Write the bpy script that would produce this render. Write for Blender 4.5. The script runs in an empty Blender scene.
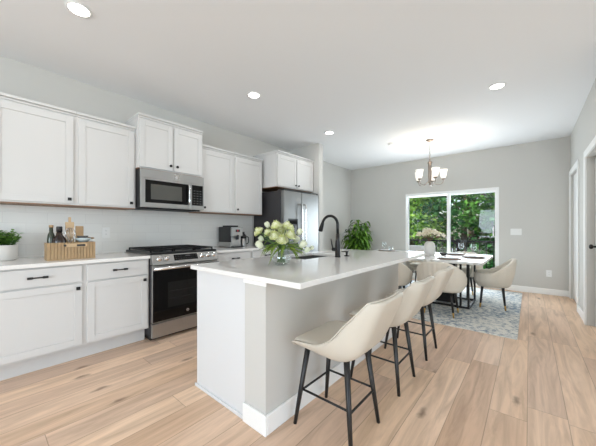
import bpy, bmesh, math, random
from mathutils import Vector, Matrix
random.seed(7)
S = bpy.context.scene
C = S.collection
PI = math.pi

# ------------------------------------------------------------------ camera, world, lights, exposure
cam = bpy.data.cameras.new('camera'); cam_o = bpy.data.objects.new('camera', cam); C.objects.link(cam_o)
cam.sensor_width = 36.0; cam.lens = 272.7 / 596 * 36.0
cam.shift_y = 5.5 / 596; cam.clip_start = 0.02; cam.clip_end = 300
cam_o.location = (0, 0, 1.171); cam_o.rotation_euler = (PI / 2, 0, math.radians(40.3))
S.camera = cam_o

W = bpy.data.worlds.new('sky'); S.world = W; W.use_nodes = True
wn = W.node_tree.nodes; wl = W.node_tree.links
sky = wn.new('ShaderNodeTexSky'); sky.sky_type = 'NISHITA'; sky.sun_disc = False
sky.sun_elevation = math.radians(48); sky.sun_rotation = math.radians(250); sky.air_density = 1.0; sky.dust_density = 1.5
wn['Background'].inputs['Strength'].default_value = 0.22
wl.new(sky.outputs[0], wn['Background'].inputs['Color'])

def sun(name, rot, energy, ang, col):
    l = bpy.data.lights.new(name, 'SUN'); l.energy = energy; l.angle = math.radians(ang); l.color = col
    o = bpy.data.objects.new(name, l); C.objects.link(o); o.rotation_euler = [math.radians(a) for a in rot]; return o
sun('sun', (38, -40, 0), 6.0, 1.0, (1, 0.95, 0.86))

def area(name, loc, rot, sx, sy, energy, col=(1, 1, 1)):
    l = bpy.data.lights.new(name, 'AREA'); l.shape = 'RECTANGLE'; l.size = sx; l.size_y = sy; l.energy = energy; l.color = col
    o = bpy.data.objects.new(name, l); C.objects.link(o); o.location = loc; o.rotation_euler = [math.radians(a) for a in rot]; return o
# daylight area lamps set inside the unseen living-side windows (window_2, added_window_3, added_window_4) and inside the patio door
area('daylight_fill', (-1.58, -4.10, 1.54), (112, 0, 0), 0.9, 1.3, 24, (0.76, 0.885, 1.0))
area('daylight_fill', (0.40, -4.10, 1.45), (112, 0, 0), 1.9, 1.7, 128, (0.76, 0.885, 1.0))  # added fill at an unseen rear window, tilted up to brighten the ceiling
area('daylight_fill', (4.50, -0.3, 1.40), (0, 95, 0), 1.8, 4.6, 70, (0.76, 0.885, 1.0))  # added fill from an unseen side window, for the cabinet fronts
area('daylight_fill', (-1.34, 6.50, 1.05), (-97, 0, 0), 1.6, 1.7, 46, (0.80, 0.91, 1.0))
RECESSED_W = 2.6
CHANDELIER_W = 3.0

S.view_settings.view_transform = 'Standard'; S.view_settings.look = 'None'
S.view_settings.gamma = 1.0; S.view_settings.use_curve_mapping = False
S.view_settings.exposure = 0.40
S.cycles.max_bounces = 10; S.cycles.diffuse_bounces = 6; S.cycles.transparent_max_bounces = 16
S.cycles.use_denoising = True; S.cycles.sample_clamp_indirect = 6.0

# ------------------------------------------------------------------ materials
def lin(c):
    c = c / 255.0
    return c / 12.92 if c <= 0.04045 else ((c + 0.055) / 1.055) ** 2.4
def rgb(r, g, b): return (lin(r), lin(g), lin(b), 1)

def pmat(name, col, rough=0.5, metal=0.0, noise=0.0, nscale=20.0, bump=0.0, bscale=200.0, **kw):
    m = bpy.data.materials.new(name); m.use_nodes = True
    n = m.node_tree.nodes; l = m.node_tree.links; p = n['Principled BSDF']
    p.inputs['Base Color'].default_value = col; p.inputs['Roughness'].default_value = rough; p.inputs['Metallic'].default_value = metal
    for k, v in kw.items(): p.inputs[k].default_value = v
    tc = None
    if noise or bump:
        tc = n.new('ShaderNodeTexCoord')
    if noise:
        t = n.new('ShaderNodeTexNoise'); t.inputs['Scale'].default_value = nscale; t.inputs['Detail'].default_value = 4
        l.new(tc.outputs['Object'], t.inputs['Vector'])
        r = n.new('ShaderNodeMix'); r.data_type = 'RGBA'; r.blend_type = 'MIX'
        r.inputs[6].default_value = tuple(c * (1 - noise) for c in col[:3]) + (1,)
        r.inputs[7].default_value = tuple(min(1, c * (1 + noise)) for c in col[:3]) + (1,)
        l.new(t.outputs['Fac'], r.inputs[0]); l.new(r.outputs[2], p.inputs['Base Color'])
    if bump:
        t2 = n.new('ShaderNodeTexNoise'); t2.inputs['Scale'].default_value = bscale
        l.new(tc.outputs['Object'], t2.inputs['Vector'])
        b = n.new('ShaderNodeBump'); b.inputs['Strength'].default_value = bump; b.inputs['Distance'].default_value = 0.002
        l.new(t2.outputs['Fac'], b.inputs['Height']); l.new(b.outputs[0], p.inputs['Normal'])
    return m

M = {}
M['wall'] = pmat('wall_paint', rgb(203, 201, 196), 0.85, bump=0.05, bscale=300)
M['ceil'] = pmat('ceiling_paint', rgb(236, 237, 238), 0.9)
M['trim'] = pmat('trim_paint', rgb(242, 242, 240), 0.45)
M['cab'] = pmat('cabinet_paint', rgb(211, 210, 208), 0.42)
M['cabin'] = pmat('cabinet_wood_edge', rgb(140, 104, 74), 0.5, noise=0.15, nscale=30)
M['islandw'] = pmat('island_panel_paint', rgb(220, 221, 222), 0.45)
M['black'] = pmat('matte_black_metal', rgb(28, 27, 27), 0.38, 0.3)
M['blackleg'] = pmat('black_painted_wood', rgb(27, 25, 25), 0.42)
M['quartz'] = pmat('quartz', rgb(236, 234, 231), 0.045, noise=0.03, nscale=6, **{'Specular IOR Level': 0.75})
M['steel'] = pmat('stainless_steel', rgb(176, 176, 175), 0.38, 1.0, bump=0.02, bscale=60)
M['steelf'] = pmat('brushed_steel_door', rgb(142, 142, 141), 0.34, 1.0)
M['steeld'] = pmat('dark_stainless_steel', rgb(120, 120, 120), 0.32, 1.0)
M['basin'] = pmat('satin_steel_basin', rgb(120, 120, 119), 0.5, 1.0)
M['chrome'] = pmat('polished_steel', rgb(215, 215, 214), 0.15, 1.0)
M['fridge_side'] = pmat('charcoal_enamel', rgb(52, 50, 52), 0.5, bump=0.08, bscale=500)
M['glassblack'] = pmat('black_oven_glass', rgb(10, 10, 11), 0.06, **{'Specular IOR Level': 0.25})
M['mwglass'] = pmat('microwave_screen', rgb(84, 84, 80), 0.18, **{'Specular IOR Level': 0.3})
M['iron'] = pmat('cast_iron', rgb(18, 18, 19), 0.6, **{'Specular IOR Level': 0.3})
M['plastic'] = pmat('black_plastic', rgb(30, 30, 31), 0.35)
M['plasticg'] = pmat('grey_plastic', rgb(92, 92, 92), 0.4)
M['white'] = pmat('white_plastic', rgb(232, 232, 230), 0.4)
M['ceramic'] = pmat('white_ceramic', rgb(226, 226, 223), 0.35)
M['matteceramic'] = pmat('matte_white_ceramic', rgb(226, 224, 220), 0.7, bump=0.1, bscale=80)
M['leather'] = pmat('cream_leather', rgb(205, 198, 185), 0.5, noise=0.02, nscale=8, bump=0.06, bscale=250)
M['fabric'] = pmat('cream_fabric', rgb(221, 213, 199), 0.8, noise=0.04, nscale=60, bump=0.15, bscale=400)
M['brass'] = pmat('brass', rgb(196, 160, 96), 0.3, 1.0)
M['nickel'] = pmat('brushed_nickel', rgb(150, 138, 128), 0.32, 1.0)
M['soil'] = pmat('soil', rgb(60, 45, 34), 0.9)
M['basket'] = pmat('brown_basket', rgb(120, 92, 64), 0.8, noise=0.25, nscale=60)
M['wood'] = pmat('oak_board', rgb(166, 138, 102), 0.55, noise=0.2, nscale=14)
M['woodpale'] = pmat('pale_oak_board', rgb(196, 168, 132), 0.55, noise=0.15, nscale=14)
M['darkglass'] = pmat('dark_bottle_glass', rgb(46, 33, 28), 0.12)
M['greenglass'] = pmat('dark_green_bottle_glass', rgb(52, 60, 48), 0.15)
M['bowl'] = pmat('pale_blue_glaze', rgb(186, 198, 200), 0.25)
M['darkbowl'] = pmat('dark_glaze', rgb(74, 70, 66), 0.35)
M['trunk'] = pmat('bark', rgb(88, 72, 58), 0.9, noise=0.2, nscale=12)
M['stem'] = pmat('green_stem', rgb(78, 112, 48), 0.5)
M['red'] = pmat('red_display', rgb(190, 40, 60), 0.3)
M['water'] = pmat('water', rgb(240, 245, 240), 0.02, **{'Transmission Weight': 1.0, 'IOR': 1.33})
M['glass'] = pmat('clear_glass', rgb(250, 252, 252), 0.01, **{'Transmission Weight': 1.0, 'IOR': 1.45})
M['deck'] = pmat('deck_boards', rgb(150, 138, 124), 0.8, noise=0.1, nscale=10)
M['lawn'] = pmat('lawn', rgb(86, 120, 52), 0.9, noise=0.3, nscale=3)
M['napkin'] = pmat('brown_rattan', rgb(128, 106, 92), 0.7, noise=0.15, nscale=90)
M['dried'] = pmat('dried_stem', rgb(112, 84, 62), 0.8)
M['cushion'] = pmat('outdoor_cushion', rgb(232, 226, 220), 0.8)

def emit(name, col, st):
    m = bpy.data.materials.new(name); m.use_nodes = True; p = m.node_tree.nodes['Principled BSDF']
    p.inputs['Base Color'].default_value = col; p.inputs['Emission Color'].default_value = col; p.inputs['Emission Strength'].default_value = st
    return m
M['lamp'] = emit('recessed_lamp_glow', (1, 0.97, 0.93, 1), 9.0)
M['shade'] = emit('lit_white_glass_shade', (1, 0.95, 0.88, 1), 0.40)

def pane_mat():
    m = bpy.data.materials.new('window_glass'); m.use_nodes = True; n = m.node_tree.nodes; l = m.node_tree.links
    n.remove(n['Principled BSDF'])
    t = n.new('ShaderNodeBsdfTransparent'); t.inputs[0].default_value = (0.97, 0.98, 0.98, 1)
    g = n.new('ShaderNodeBsdfGlossy'); g.inputs['Roughness'].default_value = 0.0
    lw = n.new('ShaderNodeLayerWeight'); lw.inputs[0].default_value = 0.5
    pw = n.new('ShaderNodeMath'); pw.operation = 'POWER'; pw.inputs[1].default_value = 4.0; l.new(lw.outputs['Facing'], pw.inputs[0])
    f = n.new('ShaderNodeMath'); f.operation = 'MULTIPLY_ADD'; f.name = 'reflect'; f.inputs[1].default_value = 0.75; f.inputs[2].default_value = 0.03; l.new(pw.outputs[0], f.inputs[0])
    x = n.new('ShaderNodeMixShader'); l.new(f.outputs[0], x.inputs[0]); l.new(t.outputs[0], x.inputs[1]); l.new(g.outputs[0], x.inputs[2])
    l.new(x.outputs[0], n['Material Output'].inputs[0]); return m
M['pane'] = pane_mat()

def thin_glass(name, tint, ior=1.45):
    m = pane_mat(); m.name = name
    for nd in m.node_tree.nodes:
        if nd.type == 'BSDF_TRANSPARENT': nd.inputs[0].default_value = tint
        if nd.name == 'reflect': nd.inputs[1].default_value = (ior - 1) * 1.1; nd.inputs[2].default_value = (ior - 1) * .18
    return m
M['thin'] = thin_glass('thin_clear_glass', (0.95, 0.965, 0.965, 1))

def leafmat(name, a, b, transl=0.35, rough=0.5):
    m = bpy.data.materials.new(name); m.use_nodes = True; n = m.node_tree.nodes; l = m.node_tree.links; p = n['Principled BSDF']
    p.inputs['Roughness'].default_value = rough; p.inputs['Specular IOR Level'].default_value = 0.35
    g = n.new('ShaderNodeNewGeometry'); r = n.new('ShaderNodeMix'); r.data_type = 'RGBA'
    r.inputs[6].default_value = a; r.inputs[7].default_value = b
    l.new(g.outputs['Random Per Island'], r.inputs[0]); l.new(r.outputs[2], p.inputs['Base Color'])
    t = n.new('ShaderNodeBsdfTranslucent'); l.new(r.outputs[2], t.inputs[0])
    x = n.new('ShaderNodeMixShader'); x.inputs[0].default_value = transl
    l.new(p.outputs[0], x.inputs[1]); l.new(t.outputs[0], x.inputs[2]); l.new(x.outputs[0], n['Material Output'].inputs[0]); return m
M['leaf_pot'] = leafmat('herb_leaf', rgb(58, 104, 34), rgb(128, 176, 74), 0.25)
M['leaf_plant'] = leafmat('houseplant_leaf', rgb(26, 62, 18), rgb(112, 156, 50), 0.12)
M['leaf_flower'] = leafmat('flower_leaf', rgb(84, 112, 40), rgb(138, 160, 66), 0.2)
M['rose'] = leafmat('pale_yellow_petal', rgb(206, 212, 128), rgb(250, 250, 226), 0.25)
M['bud'] = leafmat('white_petal', rgb(220, 224, 188), rgb(240, 242, 222), 0.25)
M['dryflower'] = leafmat('cream_blush_petal', rgb(234, 224, 198), rgb(250, 246, 232), 0.35)
TREES = [leafmat('tree_leaf_mid', rgb(48, 104, 40), rgb(104, 164, 60), 0.4), leafmat('tree_leaf_dark', rgb(28, 78, 42), rgb(68, 130, 62), 0.35),
         leafmat('tree_leaf_light', rgb(92, 144, 50), rgb(164, 200, 88), 0.45)]

def math_node(n, op, a=None, b=None):
    x = n.new('ShaderNodeMath'); x.operation = op
    if a is not None and not hasattr(a, 'links'): x.inputs[0].default_value = a
    if b is not None and not hasattr(b, 'links'): x.inputs[1].default_value = b
    return x
def floor_mat():
    m = bpy.data.materials.new('oak_plank_floor'); m.use_nodes = True; n = m.node_tree.nodes; l = m.node_tree.links; p = n['Principled BSDF']
    tc = n.new('ShaderNodeTexCoord'); sp = n.new('ShaderNodeSeparateXYZ'); l.new(tc.outputs['Object'], sp.inputs[0])
    def mth(op, a, b=None):
        x = n.new('ShaderNodeMath'); x.operation = op
        for i, v in enumerate((a, b)):
            if v is None: continue
            if isinstance(v, (int, float)): x.inputs[i].default_value = v
            else: l.new(v, x.inputs[i])
        return x.outputs[0]
    wdt, lng = 0.19, 1.55
    xs = mth('ADD', mth('DIVIDE', sp.outputs[0], wdt), 100.05)
    row = mth('FLOOR', xs); fx = mth('FRACT', xs)
    w1 = n.new('ShaderNodeTexWhiteNoise'); w1.noise_dimensions = '1D'; l.new(row, w1.inputs['W'])
    ys = mth('ADD', mth('DIVIDE', sp.outputs[1], lng), mth('ADD', mth('MULTIPLY', w1.outputs['Value'], 7.3), 50.0))
    cell = mth('FLOOR', ys); fy = mth('FRACT', ys)
    cv = n.new('ShaderNodeCombineXYZ'); l.new(row, cv.inputs[0]); l.new(cell, cv.inputs[1])
    w2 = n.new('ShaderNodeTexWhiteNoise'); w2.noise_dimensions = '3D'; l.new(cv.outputs[0], w2.inputs['Vector'])
    ramp = n.new('ShaderNodeValToRGB'); e = ramp.color_ramp
    cols = [(0.0, (210, 176, 148)), (0.25, (233, 202, 173)), (0.5, (221, 191, 168)), (0.75, (239, 209, 181)), (1.0, (213, 185, 164))]
    e.elements[0].position = 0; e.elements[0].color = rgb(*cols[0][1]); e.elements[1].position = 1; e.elements[1].color = rgb(*cols[-1][1])
    for pos, c in cols[1:-1]:
        k = e.elements.new(pos); k.color = rgb(*c)
    l.new(w2.outputs['Value'], ramp.inputs[0])
    # grain: noise stretched along the plank, shifted per plank
    off = n.new('ShaderNodeVectorMath'); off.operation = 'MULTIPLY_ADD'
    l.new(w2.outputs['Color'], off.inputs[0]); off.inputs[1].default_value = (13, 17, 5); l.new(tc.outputs['Object'], off.inputs[2])
    mp = n.new('ShaderNodeMapping'); mp.inputs['Scale'].default_value = (9.0, 0.8, 1); l.new(off.outputs[0], mp.inputs[0])
    g1 = n.new('ShaderNodeTexNoise'); g1.inputs['Scale'].default_value = 1.6; g1.inputs['Detail'].default_value = 8; g1.inputs['Roughness'].default_value = 0.62; g1.inputs['Distortion'].default_value = 1.1
    l.new(mp.outputs[0], g1.inputs['Vector'])
    r1 = n.new('ShaderNodeValToRGB'); r1.color_ramp.elements[0].position = 0.30; r1.color_ramp.elements[0].color = (0.60, 0.55, 0.50, 1); r1.color_ramp.elements[1].position = 0.62; r1.color_ramp.elements[1].color = (1.04, 1.03, 1.02, 1)
    l.new(g1.outputs['Fac'], r1.inputs[0])
    mx = n.new('ShaderNodeMix'); mx.data_type = 'RGBA'; mx.blend_type = 'MULTIPLY'; mx.inputs[0].default_value = 0.75
    l.new(ramp.outputs[0], mx.inputs[6]); l.new(r1.outputs[0], mx.inputs[7])
    # knots
    mk = n.new('ShaderNodeMapping'); mk.inputs['Scale'].default_value = (4.4, 1.45, 1); l.new(off.outputs[0], mk.inputs[0])
    vo = n.new('ShaderNodeTexVoronoi'); vo.voronoi_dimensions = '2D'; vo.inputs['Scale'].default_value = 1.0; vo.inputs['Randomness'].default_value = 1.0
    nd = n.new('ShaderNodeTexNoise'); nd.inputs['Scale'].default_value = 14; nd.inputs['Detail'].default_value = 3; l.new(off.outputs[0], nd.inputs['Vector'])
    dv = n.new('ShaderNodeVectorMath'); dv.operation = 'MULTIPLY_ADD'; l.new(nd.outputs['Color'], dv.inputs[0]); dv.inputs[1].default_value = (0.16, 0.16, 0); l.new(mk.outputs[0], dv.inputs[2])
    l.new(dv.outputs[0], vo.inputs['Vector'])
    sel = n.new('ShaderNodeSeparateColor'); l.new(vo.outputs['Color'], sel.inputs[0])
    rk = n.new('ShaderNodeMapRange'); rk.inputs[1].default_value = 0.02; rk.inputs[2].default_value = 0.12; rk.inputs[3].default_value = 1.0; rk.inputs[4].default_value = 0.0
    l.new(vo.outputs['Distance'], rk.inputs[0])
    kf = mth('MULTIPLY', rk.outputs[0], mth('GREATER_THAN', sel.outputs[0], 0.62))
    mx2 = n.new('ShaderNodeMix'); mx2.data_type = 'RGBA'; mx2.blend_type = 'MIX'; l.new(mth('MULTIPLY', kf, 0.75), mx2.inputs[0])
    l.new(mx.outputs[2], mx2.inputs[6]); mx2.inputs[7].default_value = rgb(112, 84, 64)
    # seams
    ex = mth('MINIMUM', fx, mth('SUBTRACT', 1.0, fx)); ey = mth('MULTIPLY', mth('MINIMUM', fy, mth('SUBTRACT', 1.0, fy)), lng / wdt)
    seam = mth('LESS_THAN', mth('MINIMUM', ex, ey), 0.011)
    mx3 = n.new('ShaderNodeMix'); mx3.data_type = 'RGBA'; mx3.blend_type = 'MULTIPLY'; l.new(mth('MULTIPLY', seam, 0.55), mx3.inputs[0])
    l.new(mx2.outputs[2], mx3.inputs[6]); mx3.inputs[7].default_value = (0.35, 0.30, 0.26, 1)
    l.new(mx3.outputs[2], p.inputs['Base Color']); p.inputs['Roughness'].default_value = 0.42; p.inputs['Specular IOR Level'].default_value = 0.4
    return m
M['floor'] = floor_mat()

def tile_mat():
    m = bpy.data.materials.new('white_subway_tile'); m.use_nodes = True; n = m.node_tree.nodes; l = m.node_tree.links; p = n['Principled BSDF']
    tc = n.new('ShaderNodeTexCoord'); mp = n.new('ShaderNodeMapping'); mp.vector_type = 'POINT'
    sp = n.new('ShaderNodeSeparateXYZ'); cb = n.new('ShaderNodeCombineXYZ')
    l.new(tc.outputs['Object'], sp.inputs[0]); l.new(sp.outputs[1], cb.inputs[0]); l.new(sp.outputs[2], cb.inputs[1])
    b = n.new('ShaderNodeTexBrick'); b.offset = 0.5; b.inputs['Scale'].default_value = 1.0
    b.inputs['Brick Width'].default_value = 0.305; b.inputs['Row Height'].default_value = 0.102; b.inputs['Mortar Size'].default_value = 0.0016
    b.inputs['Color1'].default_value = rgb(226, 225, 221); b.inputs['Color2'].default_value = rgb(222, 221, 217); b.inputs['Mortar'].default_value = rgb(213, 211, 208)
    l.new(cb.outputs[0], b.inputs['Vector']); l.new(b.outputs['Color'], p.inputs['Base Color'])
    bp = n.new('ShaderNodeBump'); bp.invert = True; bp.inputs['Strength'].default_value = 0.3; bp.inputs['Distance'].default_value = 0.002
    l.new(b.outputs['Fac'], bp.inputs['Height']); l.new(bp.outputs[0], p.inputs['Normal']); p.inputs['Roughness'].default_value = 0.3
    return m
M['tile'] = tile_mat()

def marble_mat():
    m = bpy.data.materials.new('white_marble'); m.use_nodes = True; n = m.node_tree.nodes; l = m.node_tree.links; p = n['Principled BSDF']
    tc = n.new('ShaderNodeTexCoord'); t = n.new('ShaderNodeTexNoise'); t.inputs['Scale'].default_value = 2.2; t.inputs['Detail'].default_value = 8; t.inputs['Distortion'].default_value = 1.6
    l.new(tc.outputs['Object'], t.inputs['Vector'])
    r = n.new('ShaderNodeValToRGB'); e = r.color_ramp; e.elements[0].position = 0.44; e.elements[0].color = rgb(232, 231, 229); e.elements[1].position = 0.56; e.elements[1].color = rgb(232, 231, 229)
    k = e.elements.new(0.5); k.color = rgb(196, 190, 182)
    l.new(t.outputs['Fac'], r.inputs[0]); l.new(r.outputs[0], p.inputs['Base Color']); p.inputs['Roughness'].default_value = 0.12; return m
M['marble'] = marble_mat()

def rug_mat():
    m = bpy.data.materials.new('distressed_rug_pile'); m.use_nodes = True; n = m.node_tree.nodes; l = m.node_tree.links; p = n['Principled BSDF']
    tc = n.new('ShaderNodeTexCoord')
    a = n.new('ShaderNodeTexNoise'); a.inputs['Scale'].default_value = 20; a.inputs['Detail'].default_value = 5; a.inputs['Roughness'].default_value = 0.75
    b = n.new('ShaderNodeTexNoise'); b.inputs['Scale'].default_value = 1.7; b.inputs['Detail'].default_value = 3
    v = n.new('ShaderNodeTexVoronoi'); v.feature = 'DISTANCE_TO_EDGE'; v.inputs['Scale'].default_value = 9
    for t in (a, b, v): l.new(tc.outputs['Object'], t.inputs['Vector'])
    r = n.new('ShaderNodeValToRGB'); e = r.color_ramp; e.elements[0].position = 0.40; e.elements[0].color = rgb(120, 134, 148); e.elements[1].position = 0.54; e.elements[1].color = rgb(222, 219, 211)
    k = e.elements.new(0.46); k.color = rgb(184, 188, 188)
    s = n.new('ShaderNodeMath'); s.operation = 'MULTIPLY_ADD'; s.inputs[1].default_value = 0.22; l.new(b.outputs['Fac'], s.inputs[0])
    s2 = n.new('ShaderNodeMath'); s2.operation = 'MULTIPLY_ADD'; s2.inputs[1].default_value = 0.85; s2.inputs[2].default_value = -0.07; l.new(a.outputs['Fac'], s2.inputs[0]); l.new(s2.outputs[0], s.inputs[2])
    s3 = n.new('ShaderNodeMath'); s3.operation = 'MULTIPLY_ADD'; s3.inputs[1].default_value = 0.18; l.new(v.outputs['Distance'], s3.inputs[0]); l.new(s.outputs[0], s3.inputs[2])
    l.new(s3.outputs[0], r.inputs[0]); l.new(r.outputs[0], p.inputs['Base Color']); p.inputs['Roughness'].default_value = 0.95; return m
M['rug'] = rug_mat()

# ------------------------------------------------------------------ mesh helpers
def crom(pts, k):
    """Catmull-Rom samples through pts (tuples of any length), k per span."""
    out = []; n = len(pts)
    for i in range(n - 1):
        p0 = pts[max(i - 1, 0)]; p1 = pts[i]; p2 = pts[i + 1]; p3 = pts[min(i + 2, n - 1)]
        for j in range(k):
            t = j / k
            out.append(tuple(0.5 * (2 * b + (c - a) * t + (2 * a - 5 * b + 4 * c - d) * t * t + (3 * b - a - 3 * c + d) * t ** 3) for a, b, c, d in zip(p0, p1, p2, p3)))
    out.append(tuple(pts[-1])); return out

class MB:
    def __init__(self): self.v = []; self.f = []; self.s = []
    def add(self, vs, fs, smooth=False, mtx=None):
        o = len(self.v)
        self.v += [tuple(mtx @ Vector(p)) if mtx else tuple(p) for p in vs]
        self.f += [tuple(i + o for i in f) for f in fs]; self.s += [smooth] * len(fs); return self
    def box(self, x0, x1, y0, y1, z0, z1, mtx=None):
        v = [(x, y, z) for z in (z0, z1) for y in (y0, y1) for x in (x0, x1)]
        return self.add(v, [(0, 2, 3, 1), (4, 5, 7, 6), (0, 1, 5, 4), (2, 6, 7, 3), (0, 4, 6, 2), (1, 3, 7, 5)], False, mtx)
    def tube(self, pts, r, seg=12, caps=True, mtx=None, smooth=True):
        pts = [Vector(p) for p in pts]; n = len(pts); rs = r if isinstance(r, (list, tuple)) else [r] * n
        vs = []; fs = []; up = None
        for i, p in enumerate(pts):
            t = (pts[min(i + 1, n - 1)] - pts[max(i - 1, 0)]).normalized()
            if up is None: up = Vector((0, 0, 1)) if abs(t.z) < 0.9 else Vector((1, 0, 0))
            a = t.cross(up).normalized(); b = a.cross(t).normalized(); up = b
            for k in range(seg):
                q = 2 * PI * k / seg; vs.append(p + (a * math.cos(q) + b * math.sin(q)) * rs[i])
        for i in range(n - 1):
            for k in range(seg):
                k2 = (k + 1) % seg; fs.append((i * seg + k, i * seg + k2, (i + 1) * seg + k2, (i + 1) * seg + k))
        self.add(vs, fs, smooth, mtx)
        if caps:
            o = len(self.v) - n * seg
            self.f += [tuple(o + k for k in reversed(range(seg))), tuple(o + (n - 1) * seg + k for k in range(seg))]; self.s += [False, False]
        return self
    def lathe(self, prof, c=(0, 0, 0), seg=32, mtx=None, smooth=True):
        """prof: (r, z) from bottom to top; r = 0 closes."""
        vs = []; fs = []; rings = []
        for r, z in prof:
            if r < 1e-6: rings.append([len(vs)]); vs.append((c[0], c[1], c[2] + z))
            else:
                rings.append(list(range(len(vs), len(vs) + seg)))
                vs += [(c[0] + r * math.cos(2 * PI * k / seg), c[1] + r * math.sin(2 * PI * k / seg), c[2] + z) for k in range(seg)]
        for a, b in zip(rings, rings[1:]):
            for k in range(seg):
                k2 = (k + 1) % seg
                if len(a) == 1 and len(b) == 1: continue
                if len(a) == 1: fs.append((a[0], b[k2], b[k]))
                elif len(b) == 1: fs.append((a[k], a[k2], b[0]))
                else: fs.append((a[k], a[k2], b[k2], b[k]))
        return self.add(vs, fs, smooth, mtx)
    def ball(self, c, r, sx=1, sy=1, sz=1, seg=14, rings=8, mtx=None):
        prof = [(r * math.sin(PI * i / rings), -r * math.cos(PI * i / rings)) for i in range(rings + 1)]; prof[0] = (0, -r); prof[-1] = (0, r)
        m = Matrix.Translation(c) @ Matrix.Diagonal((sx, sy, sz, 1))
        return self.lathe(prof, seg=seg, mtx=(mtx @ m) if mtx else m)
    def skin2(self, fa, fb, nu, nv):
        """closed skin between an inner surface fa(u, v) and an outer one fb(u, v)."""
        N = (nu + 1) * (nv + 1); vs = [fa(i / nu, j / nv) for j in range(nv + 1) for i in range(nu + 1)] + [fb(i / nu, j / nv) for j in range(nv + 1) for i in range(nu + 1)]
        ix = lambda i, j: j * (nu + 1) + i; fs = []
        for j in range(nv):
            for i in range(nu):
                a, b, c, d = ix(i, j), ix(i + 1, j), ix(i + 1, j + 1), ix(i, j + 1); fs += [(a, b, c, d), (a + N, d + N, c + N, b + N)]
        for i in range(nu):
            a, b = ix(i, 0), ix(i + 1, 0); fs.append((a, a + N, b + N, b)); a, b = ix(i, nv), ix(i + 1, nv); fs.append((b, b + N, a + N, a))
        for j in range(nv):
            a, b = ix(0, j), ix(0, j + 1); fs.append((b, b + N, a + N, a)); a, b = ix(nu, j), ix(nu, j + 1); fs.append((a, a + N, b + N, b))
        return self.add(vs, fs, True)
    def shell(self, fn, nu, nv, th, mtx=None):
        """two-sided surface fn(u, v), u, v in 0..1, thickness th to the back of the normal."""
        P = [[Vector(fn(i / nu, j / nv)) for i in range(nu + 1)] for j in range(nv + 1)]
        vs = []; fs = []; N = (nu + 1) * (nv + 1)
        for j in range(nv + 1):
            for i in range(nu + 1): vs.append(P[j][i])
        for j in range(nv + 1):
            for i in range(nu + 1):
                du = P[j][min(i + 1, nu)] - P[j][max(i - 1, 0)]; dv = P[min(j + 1, nv)][i] - P[max(j - 1, 0)][i]
                vs.append(P[j][i] - du.cross(dv).normalized() * (th(i / nu, j / nv) if callable(th) else th))
        ix = lambda i, j: j * (nu + 1) + i
        for j in range(nv):
            for i in range(nu):
                a, b, c, d = ix(i, j), ix(i + 1, j), ix(i + 1, j + 1), ix(i, j + 1)
                fs.append((a, b, c, d)); fs.append((a + N, d + N, c + N, b + N))
        for i in range(nu):
            a, b = ix(i, 0), ix(i + 1, 0); fs.append((a, a + N, b + N, b))
            a, b = ix(i, nv), ix(i + 1, nv); fs.append((b, b + N, a + N, a))
        for j in range(nv):
            a, b = ix(0, j), ix(0, j + 1); fs.append((b, b + N, a + N, a))
            a, b = ix(nu, j), ix(nu, j + 1); fs.append((a, a + N, b + N, b))
        return self.add(vs, fs, True, mtx)
    def leaf(self, base, d, length, width, droop=0.2, fold=0.15, roll=0.0):
        d = Vector(d).normalized(); side = d.cross(Vector((0, 0, 1)))
        if side.length < 1e-3: side = Vector((1, 0, 0))
        side.normalize(); side = Matrix.Rotation(roll, 3, d) @ side
        n = side.cross(d).normalized(); b = Vector(base); dn = Vector((0, 0, -1))
        p1 = b + d * length * 0.35 + dn * droop * length * 0.1; p2 = b + d * length * 0.72 + dn * droop * length * 0.42; tip = b + d * length + dn * droop * length
        vs = [b, p1 + side * width * 0.5 + n * fold * width, p1, p1 - side * width * 0.5 + n * fold * width,
              p2 + side * width * 0.4 + n * fold * width * .8, p2, p2 - side * width * 0.4 + n * fold * width * .8, tip]
        return self.add(vs, [(0, 1, 2), (0, 2, 3), (1, 4, 5, 2), (2, 5, 6, 3), (4, 7, 5), (5, 7, 6)], True)
    def build(self, name, mat, parent=None, bevel=0.0, seg=2, sub=0, kind=None):
        org = Vector((0, 0, 0)); inv = None
        p = parent
        while p is not None:
            if p.parent is None: inv = Matrix.Translation(p.location).inverted() if not p.get('_local') else None
            p = p.parent
        me = bpy.data.meshes.new(name)
        me.from_pydata([tuple(inv @ Vector(v)) for v in self.v] if inv else self.v, [], self.f)
        me.polygons.foreach_set('use_smooth', self.s); me.materials.append(M[mat] if isinstance(mat, str) else mat); me.update()
        o = bpy.data.objects.new(name, me); C.objects.link(o)
        if parent: o.parent = parent
        if bevel:
            b = o.modifiers.new('bevel', 'BEVEL'); b.width = bevel; b.segments = seg; b.limit_method = 'ANGLE'; b.angle_limit = math.radians(40)
        if sub:
            s = o.modifiers.new('sub', 'SUBSURF'); s.levels = sub; s.render_levels = sub
        if kind: o['kind'] = kind
        return o

def tag(o, label, cat, group=None):
    o['label'] = label; o['category'] = cat
    if group: o['group'] = group
    return o
def thing(name, label, cat, loc, group=None, local=False, rz=0.0):
    o = bpy.data.objects.new(name, None); C.objects.link(o); o.location = loc; o.empty_display_size = 0.05
    tag(o, label, cat, group)
    if local: o['_local'] = 1; o.rotation_euler = (0, 0, rz)
    return o
def copy_tree(o, loc, rz, label):
    c = o.copy(); C.objects.link(c); c.location = loc; c.rotation_euler = (0, 0, rz); c['label'] = label
    def rec(a, b):
        for ch in list(a.children):
            d = ch.copy(); C.objects.link(d); d.parent = b; rec(ch, d)
    rec(o, c); return c
def box(x0, x1, y0, y1, z0, z1): return MB().box(x0, x1, y0, y1, z0, z1)

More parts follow.
